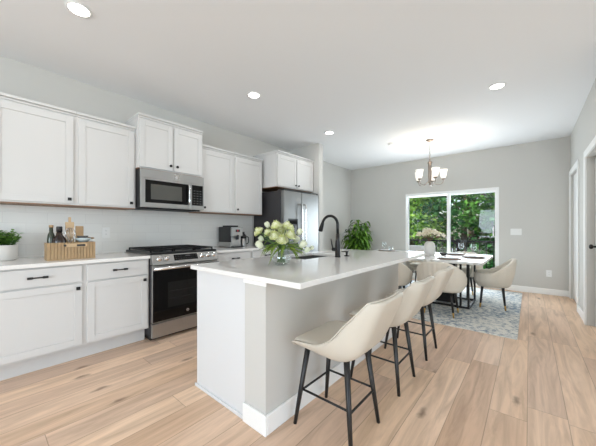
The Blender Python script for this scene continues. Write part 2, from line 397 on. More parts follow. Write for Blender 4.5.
# ------------------------------------------------------------------ the setting
XL, YB, XR, H = -3.67, 6.55, 0.53, 2.743
YR, XF = -4.2, 4.6
def struct(name, mb, mat, parent=None, **k):
    return mb.build(name, mat, parent, kind='structure' if parent is None else None, **k)

struct('floor', box(XL - .12, XF + .12, YR - .12, YB + .12, -0.10, 0), 'floor')
struct('ceiling', box(XL - .12, XF + .12, YR - .12, YB + .12, H, H + .12), 'ceil')
struct('wall_left', box(XL - .12, XL, YR - .12, YB + .12, 0, H), 'wall')
# back wall with the patio door opening
DX0, DX1, DZ = -2.225, -0.447, 1.975
struct('wall_back', MB().box(XL, DX0, YB, YB + .12, 0, H).box(DX1, XR + .12, YB, YB + .12, 0, H).box(DX0, DX1, YB, YB + .12, DZ, H), 'wall')
# right wall with two door openings
O1, O2 = (5.50, 6.42), (3.92, 4.78)
struct('wall_right', MB().box(XR, XR + .12, 3.3, O2[0], 0, H).box(XR, XR + .12, O2[0], O2[1], 2.03, H).box(XR, XR + .12, O2[1], O1[0], 0, H)
       .box(XR, XR + .12, O1[0], O1[1], 2.05, H).box(XR, XR + .12, O1[1], YB, 0, H), 'wall')
struct('wall_living', box(XR + .12, XF, 3.3, 3.42, 0, H), 'wall')
def wall_win(axis, c0, c1, lo, hi, holes, z0, z1):
    m = MB(); cur = lo
    def b(a0, a1, za, zb):
        if axis == 'x': m.box(c0, c1, a0, a1, za, zb)
        else: m.box(a0, a1, c0, c1, za, zb)
    for h0, h1 in holes:
        b(cur, h0, 0, H); b(h0, h1, 0, z0); b(h0, h1, z1, H); cur = h1
    b(cur, hi, 0, H); return m
m = MB().box(XL, -2.05, YR - .12, YR, 0, H).box(-2.05, -1.10, YR - .12, YR, 0, .87).box(-2.05, -1.10, YR - .12, YR, 2.21, H).box(-1.10, -.60, YR - .12, YR, 0, H)
m.box(-.60, 1.40, YR - .12, YR, 0, .55).box(-.60, 1.40, YR - .12, YR, 2.35, H).box(1.40, XF, YR - .12, YR, 0, H)
struct('wall_rear', m, 'wall')
struct('wall_far_right', wall_win('x', XF, XF + .12, YR, 3.42, [(-2.7, 2.1)], 0.45, 2.35), 'wall')
struct('wall_fridge_side', box(XL, -2.945, 4.075, 4.195, 0, H), 'wall')

def window(name, axis, c, a0, a1, z0, z1, nm):
    m = MB(); t = .05
    def b(q0, q1, za, zb, d=.05):
        if axis == 'y': m.box(q0, q1, c - d / 2, c + d / 2, za, zb)
        else: m.box(c - d / 2, c + d / 2, q0, q1, za, zb)
    b(a0, a1, z0, z0 + t); b(a0, a1, z1 - t, z1); b(a0, a0 + t, z0 + t, z1 - t); b(a1 - t, a1, z0 + t, z1 - t)
    for k in range(1, nm):
        q = a0 + (a1 - a0) * k / nm; b(q - .025, q + .025, z0 + t, z1 - t)
    b(a0 + t, a1 - t, (z0 + z1) / 2 - .02, (z0 + z1) / 2 + .02, .04)
    f = struct(name, m, 'trim')
    g = MB()
    if axis == 'y': g.box(a0 + t, a1 - t, c - .004, c + .004, z0 + t, z1 - t)
    else: g.box(c - .004, c + .004, a0 + t, a1 - t, z0 + t, z1 - t)
    g.build('pane', 'pane', f)
window('window_2', 'y', YR - .08, -2.05, -1.10, 0.87, 2.21, 1)
window('added_window_3', 'y', YR - .08, -0.60, 1.40, 0.55, 2.35, 2)  # unseen window, added and placed for the light it gives the island
window('added_window_4', 'x', XF + .08, -2.7, 2.1, 0.45, 2.35, 4)  # unseen window, added to go with the side fill lamp

# sliding patio door
fr = MB(); fy0, fy1 = YB - .012, YB + .10
fr.box(DX0, DX0 + .03, fy0, fy1, 0, DZ).box(DX1 - .04, DX1, fy0, fy1, 0, DZ).box(DX0 + .03, DX1 - .04, fy0, fy1, DZ - .06, DZ).box(DX0 + .03, DX1 - .04, fy0, fy1, 0, .05)
door1 = struct('door_1', fr, 'trim', bevel=.004)
def sash(x0, x1, y, s0, s1):
    m = MB(); z0, z1 = .05, DZ - .06
    m.box(x0, x0 + s0, y, y + .035, z0, z1).box(x1 - s1, x1, y, y + .035, z0, z1).box(x0 + s0, x1 - s1, y, y + .035, z0, z0 + .08).box(x0 + s0, x1 - s1, y, y + .035, z1 - .03, z1)
    o = m.build('door_panel', 'trim', door1, bevel=.003)
    box(x0 + s0, x1 - s1, y + .014, y + .020, z0 + .08, z1 - .03).build('pane', 'pane', o); return o
sash(DX0 + .03, -1.295, YB + .055, .03, .06)
pr = sash(-1.355, DX1 - .04, YB + .012, .06, .025)
MB().tube(crom([(-.535, YB + .005, 1.02), (-.535, YB - .03, 1.05), (-.535, YB - .03, 1.17), (-.535, YB + .005, 1.2)], 6), .010, 8).build('door_handle', 'white', pr)

# base boards
def bb(name, x0, x1, y0, y1):
    struct(name, box(x0, x1, y0, y1, 0, .105), 'trim', bevel=.006)
bb('baseboard_back', DX1, XR - .0, YB - .015, YB)
bb('baseboard_left', XL, XL + .015, 4.195, YB - .0)
bb('baseboard_dining', XL + .015, DX0, YB - .015, YB)
bb('baseboard_right', XR - .015, XR, O2[1] + .09, O1[0] - .09)
# casings
def casing(name, y0, y1, z, w=.085, d=.018):
    struct(name, MB().box(XR - d, XR, y0 - w, y0, 0, z + w).box(XR - d, XR, y1, y1 + w, 0, z + w).box(XR - d, XR, y0, y1, z, z + w), 'trim', bevel=.004)
casing('trim_1', O1[0], O1[1], 2.05); casing('trim_2', O2[0], O2[1], 2.03)
def door_slab(name, y0, y1, z, x, hy, lever):
    m = MB().box(x, x + .04, y0, y1, .008, z)
    d = struct(name, m, 'trim', bevel=.003)
    if not hy: return
    p = MB()
    for (a, b) in ((.18, .92), (1.06, z - .15)):
        for (q0, q1) in ((y0 + .12, (y0 + y1) / 2 - .05), ((y0 + y1) / 2 + .05, y1 - .12)):
            p.box(x - .003, x, q0, q1, a, a + .025).box(x - .003, x, q0, q1, b - .025, b).box(x - .003, x, q0, q0 + .025, a + .025, b - .025).box(x - .003, x, q1 - .025, q1, a + .025, b - .025)
    p.build('panel_moulding', 'trim', d)
    k = MB().tube([(x + .002, hy, .96), (x - .03, hy, .96)], .011, 10).ball((x - .05, hy, .96), .028, .75, 1, 1).tube([(x + .001, hy, .96), (x - .006, hy, .96)], .03, 16)
    k.build('door_knob', 'black', d)
door_slab('door_2', O1[0] + .004, O1[1] - .004, 2.046, XR + .03, 0, 0)
door_slab('door_3', O2[0] + .004, O2[1] - .022, 2.012, XR + .068, O2[1] - .16, 0)

# tiled splash back behind the counters
struct('wall_backsplash', MB().box(XL, XL + .008, -1.3, 1.155, .892, 1.40).box(XL, XL + .008, 1.155, 1.93, .92, 1.45).box(XL, XL + .008, 1.93, 3.09, .892, 1.40), 'tile')

# ------------------------------------------------------------------ kitchen run
XC = -2.975      # door faces of the base cabinets
def shaker(y0, y1, z0, z1, x, rail=.055, th=.02, rec=.007):
    m = MB()
    m.box(x - th, x, y0, y0 + rail, z0, z1).box(x - th, x, y1 - rail, y1, z0, z1).box(x - th, x, y0 + rail, y1 - rail, z0, z0 + rail).box(x - th, x, y0 + rail, y1 - rail, z1 - rail, z1)
    m.box(x - th, x - rec, y0 + rail, y1 - rail, z0 + rail, z1 - rail); return m
def sqknob(parent, x, y, z):
    MB().box(x, x + .012, y - .006, y + .006, z - .006, z + .006).box(x + .012, x + .024, y - .014, y + .014, z - .014, z + .014).build('knob', 'black', parent, bevel=.002)
def roundknob(parent, x, y, z):
    MB().tube([(x, y, z), (x + .012, y, z), (x + .0121, y, z), (x + .024, y, z), (x + .028, y, z)], [.006, .006, .014, .016, .012], 14).build('knob', 'black', parent)
def pull(parent, x, y, z, l=.086):
    m = MB()
    for s in (-1, 1): m.tube([(x, y + s * l / 2, z), (x + .03, y + s * l / 2, z)], .0065, 10)
    m.tube([(x + .03, y - l / 2 - .018, z), (x + .03, y - l / 2 + .012, z), (x + .03, y - l / 2 + .018, z), (x + .03, y + l / 2 - .018, z), (x + .03, y + l / 2 - .012, z), (x + .03, y + l / 2 + .018, z)],
           [.0095, .0095, .0055, .0055, .0095, .0095], 10)
    m.build('handle', 'black', parent)

def base_cab(y0, y1, label, layout, knob=None, kside=1):
    t = thing('base_cabinet', label, 'cabinet', (XC - .3, (y0 + y1) / 2, 0), 'white base cabinets along the kitchen wall')
    MB().box(XL + .01, XC - .02, y0, y1, .145, .862).build('carcass', 'cab', t)
    box(XL + .05, -3.10, y0, y1, 0, .145).build('toe_kick', 'cab', t)
    g = .018
    if layout == 'door':
        d = box(XC - .02, XC, y0 + g, y1 - g, .708, .850).build('drawer', 'cab', t, bevel=.003); pull(d, XC, (y0 + y1) / 2, .783)
        d = shaker(y0 + g, y1 - g, .162, .695, XC).build('door', 'cab', t, bevel=.002)
        sqknob(d, XC, (y1 - g - .03) if kside > 0 else (y0 + g + .03), .655)
    else:
        for (a, b) in ((.708, .850), (.44, .695), (.162, .427)):
            d = box(XC - .02, XC, y0 + g, y1 - g, a, b).build('drawer', 'cab', t, bevel=.003); pull(d, XC, (y0 + y1) / 2, (a + b) / 2)
    return t
base_cab(-0.60, 0.010, 'white base cabinet at the near end of the run, below the potted herb', 'door')
base_cab(0.010, 0.615, 'white base cabinet with one drawer and door, below the wooden caddy', 'door')
base_cab(0.615, 1.148, 'white base cabinet with one drawer, directly left of the range', 'door')
base_cab(1.925, 2.50, 'white drawer cabinet directly right of the range, under the coffee machine', 'drawers')
base_cab(2.50, 3.085, 'white drawer cabinet between the coffee machine and the refrigerator', 'drawers')
XW = -2.95
tag(box(XL + .008, XW, -0.60, 1.15, .864, .894).build('worktop', 'quartz', None, bevel=.003), 'white quartz worktop left of the range, under potted herb and caddy', 'worktop')
tag(box(XL + .008, XW, 1.922, 3.085, .864, .894).build('worktop', 'quartz', None, bevel=.003), 'white quartz worktop between the range and refrigerator, under coffee machine', 'worktop')

def upper_cab(y0, y1, z0, z1, xf, doors, label, knobz, crown=.045, kn='sq', kside='r'):
    t = thing('wall_cabinet', label, 'cabinet', ((XL + xf) / 2, (y0 + y1) / 2, z0), 'white wall cabinets along the kitchen wall')
    box(XL + .008, xf - .02, y0, y1, z0 + .012, z1 - .002).build('carcass', 'cab', t)
    box(XL + .012, xf - .022, y0 + .001, y1 - .001, z0 + .004, z0 + .012).build('underside', 'cabin', t)
    m = MB()      # crown with a sloped face
    q = crown
    for (x0, x1, ya, yb, za, zb) in ((XL + .008, xf - .012, y0, y1, z1, z1 + q * .45), (XL + .008, xf + .008, y0 - .0, y1 + .0, z1 + q * .45, z1 + q)):
        m.box(x0, x1, ya, yb, za, zb)
    m.build('crown', 'cab', t, bevel=.005)
    g = .036 if doors == 1 else .020; n = doors; w = (y1 - y0 - .006) / n
    for k in range(n):
        a = y0 + .003 + k * w + g / 2; b = a + w - g
        d = shaker(a, b, z0 + .024, z1 - .024, xf).build('door', 'cab', t, bevel=.002)
        if n == 1: ky = b - .03 if kside == 'r' else a + .03
        else: ky = b - .03 if k == 0 else a + .03
        (sqknob if kn == 'sq' else roundknob)(d, xf, ky, knobz)
    return t
XU = -3.335
upper_cab(-0.60, 0.055, 1.385, 2.255, XU, 1, 'white wall cabinet at the near end, above the potted herb', 1.45)
upper_cab(0.055, 0.622, 1.385, 2.255, XU, 1, 'wide white wall cabinet above the wooden caddy', 1.45)
upper_cab(0.622, 1.148, 1.385, 2.255, XU, 1, 'white wall cabinet immediately left of the microwave', 1.45)
upper_cab(1.15, 1.925, 1.835, 2.405, -3.27, 2, 'raised white two-door wall cabinet directly above the microwave', 1.915, kn='round')
upper_cab(1.93, 2.475, 1.385, 2.255, XU, 1, 'white wall cabinet immediately right of the microwave', 1.455, kn='round', kside='l')
upper_cab(2.475, 3.04, 1.385, 2.255, XU, 1, 'white wall cabinet above the coffee machine, nearest the refrigerator', 1.455, kn='round', kside='l')
upper_cab(3.10, 4.055, 1.835, 2.385, -3.06, 2, 'deep white two-door cabinet over the refrigerator', 1.905, kn='round')

# ------------------------------------------------------------------ range
def emblem(parent, x, y, z, r, back, mat='chrome', axis='x'):
    m = MB().tube([(x, y, z), (x + .0025, y, z)], r, 20); m.build('emblem', back, parent)
    n = MB(); n.lathe([(r * .80, 0), (r * .95, 0), (r * .95, .002), (r * .80, .002), (r * .80, 0)], mtx=Matrix.Translation((x + .0022, y, z)) @ Matrix.Rotation(PI / 2, 4, 'Y'), seg=24)
    # two interlaced script loops
    for s in (-1, 1):
        n.tube([(x + .0035, y + s * r * .30 + r * .26 * math.cos(a), z + r * .42 * math.sin(a)) for a in [2 * PI * i / 14 * .86 + (.5 if s < 0 else .2) for i in range(15)]], r * .06, 6)
    n.build('emblem_script', mat, parent)
R0, R1 = 1.155, 1.917; RX = -2.955
rg = thing('gas_range', 'stainless slide-in gas range with black glass oven door, between two base cabinets', 'stove', (-3.3, 1.536, 0))
box(XL + .03, RX - .02, R0, R1, .055, .880).build('body', 'fridge_side', rg, bevel=.003)
box(XL + .09, RX - .06, R0 + .02, R1 - .02, 0, .055).build('plinth', 'plastic', rg)
# cooktop slab
ct = box(XL + .012, RX + .0, R0 - .006, R1 + .006, .896, .918).build('cooktop', 'plastic', rg, bevel=.004)
box(XL + .05, RX - .03, R0, R1, .880, .896).build('cooktop_riser', 'steel', rg)
for (bx, by, br) in ((-3.46, R0 + .15, .045), (-3.15, R0 + .15, .052), (-3.30, 1.536, .06), (-3.46, R1 - .15, .04), (-3.15, R1 - .15, .052)):
    MB().lathe([(0, .918), (br, .918), (br, .926), (br * .75, .930), (br * .75, .938), (0, .940)], (bx, by, 0), 20).build('burner', 'iron', ct)
for k in range(3):
    a = R0 + .012 + k * (R1 - R0 - .024) / 3; b = a + (R1 - R0 - .024) / 3 - .006; m = MB()
    x0, x1 = XL + .05, RX - .045
    for (p, q, r_, s_) in ((x0, x1, a, a + .014), (x0, x1, b - .014, b), (x0, x0 + .014, a, b), (x1 - .014, x1, a, b)): m.box(p, q, r_, s_, .934, .948)
    for xx in (x0 + .14, (x0 + x1) / 2, x1 - .14): m.box(xx - .006, xx + .006, a + .014, b - .014, .934, .948)
    m.box(x0 + .014, x1 - .014, (a + b) / 2 - .006, (a + b) / 2 + .006, .936, .950)
    for xx in (x0, x1 - .014):
        for yy in (a, b - .014): m.box(xx, xx + .014, yy, yy + .014, .918, .934)
    m.build('grate', 'iron', ct, bevel=.002)
# sloped control panel
cp = MB(); zb, ztp = .795, .895
cp.add([(RX - .02, R0, zb), (RX + .055, R0, zb), (RX + .050, R0, zb + .02), (RX + .010, R0, ztp), (RX - .02, R0, ztp),
        (RX - .02, R1, zb), (RX + .055, R1, zb), (RX + .050, R1, zb + .02), (RX + .010, R1, ztp), (RX - .02, R1, ztp)],
       [(4, 3, 2, 1, 0), (5, 6, 7, 8, 9), (0, 1, 6, 5), (1, 2, 7, 6), (2, 3, 8, 7), (3, 4, 9, 8), (4, 0, 5, 9)])
cpo = cp.build('control_panel', 'steel', rg, bevel=.002)
nrm = Vector((.08, 0, .04)).normalized()
def onpanel(y, t): return Vector((RX + .050 - .040 * t, y, zb + .02 + (ztp - zb - .02) * t))
nv = Vector((ztp - zb - .02, 0, .040)).normalized()
for y in (R0 + .07, R0 + .145, R1 - .21, R1 - .135, R1 - .06):
    p = onpanel(y, .5)
    MB().tube([p - nv * .001, p + nv * .008, p + nv * .009, p + nv * .034, p + nv * .037], [.027, .027, .022, .020, .016], 18).build('knob', 'chrome', cpo)
d0, d1 = R0 + .225, R1 - .265
a, b, c_, d_ = onpanel(d0, .14), onpanel(d1, .14), onpanel(d1, .88), onpanel(d0, .88)
disp = MB().add([a - nv * .001, b - nv * .001, c_ - nv * .001, d_ - nv * .001, a + nv * .002, b + nv * .002, c_ + nv * .002, d_ + nv * .002],
         [(0, 3, 2, 1), (4, 5, 6, 7), (0, 1, 5, 4), (1, 2, 6, 5), (2, 3, 7, 6), (3, 0, 4, 7)]).build('display', 'glassblack', rg)
for i in range(9):
    for t in (.35, .65):
        if 3 <= i <= 5 and t > .5: continue
        p = onpanel(d0 + .02 + i * (d1 - d0 - .04) / 8, t) + nv * .0022; MB().tube([p, p + nv * .0005], .004, 8).build('touch_key', 'plasticg', disp)
p = onpanel(d0 + .130, .66) + nv * .0022; MB().tube([p, p + Vector((0, .05, 0))], .005, 8).build('clock_readout', 'plasticg', disp)
od = box(RX - .02, RX + .022, R0 + .006, R1 - .006, .195, .785).build('oven_door', 'steel', rg, bevel=.004)
box(RX + .022, RX + .026, R0 + .010, R1 - .010, .205, .735).build('door_glass', 'glassblack', od)
wn_ = box(RX + .026, RX + .0265, R0 + .16, R1 - .16, .33, .60).build('oven_window', pmat('oven_window_glass', rgb(16, 16, 16), .08), od)
rk = MB()
for z in (.42, .50): rk.box(RX + .0265, RX + .0268, R0 + .18, R1 - .18, z, z + .004)
rk.build('oven_rack', 'plastic', od)
MB().tube([(RX + .022, R0 + .05, .757), (RX + .062, R0 + .05, .757)], .010, 10).tube([(RX + .022, R1 - .05, .757), (RX + .062, R1 - .05, .757)], .010, 10)\
    .tube([(RX + .062, R0 + .006, .757), (RX + .062, R1 - .006, .757)], .018, 14).build('handle', 'chrome', od)
emblem(od, RX + .026, 1.536, .262, .016, 'steeld')
box(RX - .02, RX + .020, R0 + .006, R1 - .006, .04, .185).build('drawer', 'steel', rg, bevel=.004)

# ------------------------------------------------------------------ microwave over the range
MX = -3.235
mw = thing('microwave', 'stainless over-the-range microwave with dark glass window', 'microwave', (-3.44, 1.536, 1.40))
box(XL + .012, MX - .02, 1.157, 1.917, 1.408, 1.832).build('body', 'plastic', mw)
box(XL + .06, MX - .05, 1.19, 1.885, 1.396, 1.408).build('vent_underside', 'iron', mw)
box(MX - .02, MX, 1.157, 1.917, 1.735, 1.832).build('vent_grille', 'steel', mw, bevel=.003)
dr = box(MX - .02, MX + .004, 1.157, 1.730, 1.408, 1.733).build('door', 'steel', mw, bevel=.004)
box(MX + .004, MX + .006, 1.205, 1.715, 1.462, 1.715).build('door_glass', 'glassblack', dr)
box(MX + .006, MX + .007, 1.262, 1.620, 1.500, 1.672).build('door_screen', 'mwglass', dr)
MB().tube(crom([(MX + .004, 1.700, 1.47), (MX + .04, 1.700, 1.49), (MX + .042, 1.700, 1.58), (MX + .04, 1.700, 1.69), (MX + .004, 1.700, 1.712)], 5), .012, 10).build('handle', 'chrome', dr)
pn = box(MX - .02, MX + .003, 1.733, 1.917, 1.408, 1.733).build('control_panel', 'steel', mw, bevel=.003)
kp = box(MX + .003, MX + .005, 1.752, 1.900, 1.462, 1.718).build('keypad', 'glassblack', mw)
for i in range(6):
    for j in range(3): box(MX + .005, MX + .0056, 1.772 + j * .042, 1.794 + j * .042, 1.482 + i * .032, 1.490 + i * .032).build('keypad_button', 'plasticg', kp)
box(MX, MX + .002, 1.520, 1.590, 1.745, 1.815).build('badge_plate', 'chrome', mw)
emblem(mw, MX + .002, 1.555, 1.78, .022, 'white', 'plasticg')

# ------------------------------------------------------------------ refrigerator
FX = -2.93
rf = thing('refrigerator', 'stainless side-by-side refrigerator with dispenser under the deep cabinet', 'refrigerator', (-3.3, 3.58, 0))
box(XL + .02, FX - .075, 3.115, 4.04, .03, 1.775).build('body', 'fridge_side', rf, bevel=.006)
box(FX - .5, FX - .1, 3.16, 4.0, 0, .03).build('plinth', 'plastic', rf)
box(FX - .16, FX - .01, 3.125, 4.03, 1.775, 1.800).build('hinge_cover', 'plastic', rf, bevel=.004)
FS = 3.555
for (y0, y1) in ((3.115, FS - .004), (FS + .004, 4.04)):
    d = box(FX - .07, FX, y0, y1, .06, 1.775).build('door', 'steelf', rf, bevel=.012, seg=3)
    hy = FS - .045 if y0 < 3.3 else FS + .045
    MB().tube(crom([(FX - .002, hy, .62), (FX + .05, hy, .64), (FX + .055, hy, .9), (FX + .055, hy, 1.3), (FX + .05, hy, 1.55), (FX - .002, hy, 1.57)], 5), .013, 10).build('handle', 'chrome', d)
    if y0 < 3.3:
        dp = MB().box(FX, FX + .004, 3.215, 3.450, 1.22, 1.33).box(FX, FX + .004, 3.215, 3.235, .90, 1.22).box(FX, FX + .004, 3.43, 3.45, .90, 1.22).box(FX, FX + .012, 3.215, 3.45, .875, .90).build('dispenser', 'plastic', rf)
        box(FX, FX + .001, 3.235, 3.43, .90, 1.22).build('dispenser_recess', 'steeld', dp)
        MB().box(FX + .001, FX + .02, 3.30, 3.36, 1.10, 1.22).build('dispenser_paddle', 'plastic', dp)
        box(FX + .004, FX + .005, 3.24, 3.425, 1.245, 1.305).build('dispenser_screen', 'glassblack', dp)

# ------------------------------------------------------------------ island
IX0, IX1, IY0, IY1, IZ = -1.925, -0.86, 1.03, 3.15, 0.90
isl = thing('kitchen_island', 'white kitchen island with a grey painted back wall and white base moulding', 'kitchen island', (-1.5, 2.1, 0))
PX0, PX1 = -1.325, -1.14
SX0, SX1, SY0, SY1 = -1.87, -1.50, 1.86, 2.46
ba, bb_, bc, bd = SX0 - .013, SX1 + .013, SY0 - .013, SY1 + .013
(MB().box(IX0 + .035, PX0, IY0 + .035, bc, 0, IZ - .03).box(IX0 + .035, PX0, bd, IY1 - .03, 0, IZ - .03).box(IX0 + .035, PX0, bc, bd, 0, .66)
 .box(bb_, PX0, bc, bd, .66, IZ - .03)).build('cabinet_body', 'islandw', isl)
box(PX0, PX1, IY0 + .03, IY1 - .03, 0.0, IZ - .03).build('back_wall', 'wall', isl, bevel=.002)
m = MB(); e = .016
m.box(PX0 - .005, PX1 + e, IY0 + .03 - e, IY0 + .03, 0, .115).box(PX1, PX1 + e, IY0 + .03, IY1 - .03, 0, .115).box(PX0, PX1 + e, IY1 - .03, IY1 - .03 + e, 0, .115)
m.build('baseboard', 'trim', isl, bevel=.006)
box(IX0 + .02, PX0 - .005, IY0 + .023, IY0 + .035, 0, .022).build('shoe_moulding', 'islandw', isl, bevel=.004)
box(PX0 - .004, PX1 + .012, IY0 + .020, IY0 + .03, IZ - .058, IZ - .03).build('cap_moulding', 'trim', isl, bevel=.003)
# cabinet fronts on the kitchen side
for k in range(4):
    a = IY0 + .05 + k * .5; q = shaker(a, a + .48, .13, .85, 0); q.v = [(IX0 + .035 - (v[0]) - .02, v[1], v[2]) for v in q.v]; q.f = [tuple(reversed(f)) for f in q.f]
    q.build('door', 'islandw', isl, bevel=.002)
# worktop with the sink cut-out
wt = MB()
xs = [IX0, SX0, SX1, IX1]; ys = [IY0, SY0, SY1, IY1]
idx = {}
vs = []
for zi, z in enumerate((IZ - .03, IZ)):
    for j, y in enumerate(ys):
        for i, x in enumerate(xs): idx[i, j, zi] = len(vs); vs.append((x, y, z))
fs = []
for i in range(3):
    for j in range(3):
        if i == 1 and j == 1: continue
        fs.append((idx[i, j, 1], idx[i + 1, j, 1], idx[i + 1, j + 1, 1], idx[i, j + 1, 1]))
        fs.append((idx[i, j, 0], idx[i, j + 1, 0], idx[i + 1, j + 1, 0], idx[i + 1, j, 0]))
for i in range(3):
    fs.append((idx[i, 0, 0], idx[i + 1, 0, 0], idx[i + 1, 0, 1], idx[i, 0, 1])); fs.append((idx[i + 1, 3, 0], idx[i, 3, 0], idx[i, 3, 1], idx[i + 1, 3, 1]))
    fs.append((idx[0, i + 1, 0], idx[0, i, 0], idx[0, i, 1], idx[0, i + 1, 1])); fs.append((idx[3, i, 0], idx[3, i + 1, 0], idx[3, i + 1, 1], idx[3, i, 1]))
fs += [(idx[1, 1, 0], idx[1, 1, 1], idx[2, 1, 1], idx[2, 1, 0]), (idx[2, 2, 0], idx[2, 2, 1], idx[1, 2, 1], idx[1, 2, 0]),
       (idx[1, 2, 0], idx[1, 2, 1], idx[1, 1, 1], idx[1, 1, 0]), (idx[2, 1, 0], idx[2, 1, 1], idx[2, 2, 1], idx[2, 2, 0])]
wt.add(vs, fs)
tag(wt.build('worktop', 'quartz', None, bevel=.003), 'large polished white quartz worktop of the island, with the sink cut in', 'worktop')
sk = thing('sink', 'stainless undermount sink set in the island worktop', 'sink', ((SX0 + SX1) / 2, (SY0 + SY1) / 2, IZ - .23))
m = MB(); zt, zb_ = IZ - .031, IZ - .22; w_ = .012
m.box(SX0 - w_, SX0, SY0 - w_, SY1 + w_, zb_, zt).box(SX1, SX1 + w_, SY0 - w_, SY1 + w_, zb_, zt).box(SX0, SX1, SY0 - w_, SY0, zb_, zt).box(SX0, SX1, SY1, SY1 + w_, zb_, zt).box(SX0 - w_, SX1 + w_, SY0 - w_, SY1 + w_, zb_ - .008, zb_)
m.build('basin', 'basin', sk)
MB().lathe([(0, zb_ + .001), (.045, zb_ + .001), (.045, zb_ + .004), (.03, zb_ + .002), (0, zb_ + .002)], ((SX0 + SX1) / 2, 2.16, 0)).build('drain', 'chrome', sk)
# faucet
fx, fy = -1.385, 2.215
fc = thing('kitchen_faucet', 'tall matte black gooseneck faucet on the island', 'faucet', (fx, fy, IZ))
MB().lathe([(0, IZ), (.028, IZ), (.028, IZ + .006), (.0245, IZ + .010), (.0245, IZ + .11), (.019, IZ + .16), (.0155, IZ + .22), (0, IZ + .22)], (fx, fy, 0), 24).build('body', 'black', fc)
path = [(fx, fy, IZ + .20), (fx, fy, IZ + .29)]
R_ = .088
for i in range(13):
    q = PI * i / 12 * .93; path.append((fx - R_ + R_ * math.cos(q), fy, IZ + .305 + R_ * math.sin(q)))
MB().tube(path, .0135, 14).build('spout', 'black', fc)
p0 = Vector(path[-1]); dd = (Vector(path[-1]) - Vector(path[-2])).normalized()
MB().tube([p0 - dd * .004, p0 + dd * .01, p0 + dd * .075, p0 + dd * .085], [.0165, .018, .023, .020], 16).build('spray_head', 'black', fc)
MB().tube([(fx, fy, IZ + .075), (fx - .02, fy - .055, IZ + .075)], [.017, .016], 14).tube([(fx - .018, fy - .05, IZ + .075), (fx - .024, fy - .062, IZ + .12), (fx - .03, fy - .07, IZ + .175)], [.007, .006, .005], 10).build('lever', 'black', fc)
sd = thing('soap_dispenser', 'small black deck-mounted soap dispenser beside the faucet', 'soap dispenser', (-1.372, 2.36, IZ))
MB().lathe([(0, IZ), (.026, IZ), (.026, IZ + .006), (.011, IZ + .008), (.011, IZ + .035), (.017, IZ + .037), (.017, IZ + .05), (0, IZ + .051)], (-1.372, 2.36, 0), 18).build('base', 'black', sd)
MB().tube([(-1.372, 2.36, IZ + .044), (-1.43, 2.36, IZ + .040)], .006, 10).build('nozzle', 'black', sd)

# ------------------------------------------------------------------ vase with roses on the island
VX, VY = -1.415, 1.475
vz = tag(MB().lathe([(0, 0.001), (.05, 0.001), (.062, .012), (.074, .036), (.076, .058), (.068, .085), (.056, .104), (.053, .116), (.056, .120), (.051, .118), (.053, .105), (.064, .085), (.072, .058), (.070, .038), (.058, .016), (.045, .010), (0, .010)], (0, 0, 0), 36)
         .build('flower_vase', 'thin', None), 'round clear glass vase of roses on the island worktop', 'vase')
vz.location = (VX, VY, IZ)
wv = MB().lathe([(0, .0105), (.045, .0105), (.0575, .0165), (.0693, .038), (.0705, .055), (0, .055)], (0, 0, 0), 30).build('water', thin_glass('still_water', (.97, .98, .97, 1), 1.15), None); wv.parent = vz

def petal_head(m, c, r, up, layers=5, seed=0):
    """cupped rose: rings of curved petals."""
    rnd = random.Random(seed); up = Vector(up).normalized(); q = Vector((0, 0, 1)).rotation_difference(up).to_matrix().to_4x4(); T = Matrix.Translation(c) @ q
    m.ball((0, 0, 0), r * .5, 1, 1, .8, 10, 6, mtx=T)
    for L in range(layers):
        f = L / (layers - 1); n = 4 + L; open_ = .15 + 1.25 * f
        for k in range(n):
            a0 = 2 * PI * k / n + L * 1.1 + rnd.uniform(-.2, .2); wv_ = 1.25 * PI / n + .25
            def fn(u, v, a0=a0, wv_=wv_, f=f, open_=open_):
                a = a0 + (u - .5) * wv_ * 2 * (.55 + .45 * math.sin(PI * min(1, v * .8 + .1)))
                th = v * (1.0 + open_ * .75); rad = r * (.28 + .62 * f) * math.sin(min(th, 1.9)) ** .8 if v > 0 else 0.02 * r
                z = -r * .55 + r * (1.4 - .75 * f) * (v ** .8) - (u - .5) ** 2 * r * .7 * v + r * .10 * math.sin(u * 9 + a0 * 5) * v * v
                return (rad * math.cos(a), rad * math.sin(a), z)
            m.shell(fn, 5, 5, r * .03, mtx=T)
def bud_head(m, c, r, up):
    q = Vector((0, 0, 1)).rotation_difference(Vector(up).normalized()).to_matrix().to_4x4(); T = Matrix.Translation(c) @ q
    m.lathe([(0, -r * 1.1), (r * .55, -r * .9), (r * .85, -r * .3), (r * .8, r * .35), (r * .5, r * .95), (r * .12, r * 1.25), (0, r * 1.2)], seg=12, mtx=T)
    for k in range(5):
        a0 = 2 * PI * k / 5
        m.shell(lambda u, v, a0=a0: ((r * (.9 * math.sin(.5 + v * 1.7) + .03)) * math.cos(a0 + (u - .5) * 1.5 * (1 - .3 * v)), (r * (.9 * math.sin(.5 + v * 1.7) + .03)) * math.sin(a0 + (u - .5) * 1.5 * (1 - .3 * v)), -r + 2.1 * r * v), 4, 5, r * .04, mtx=T)
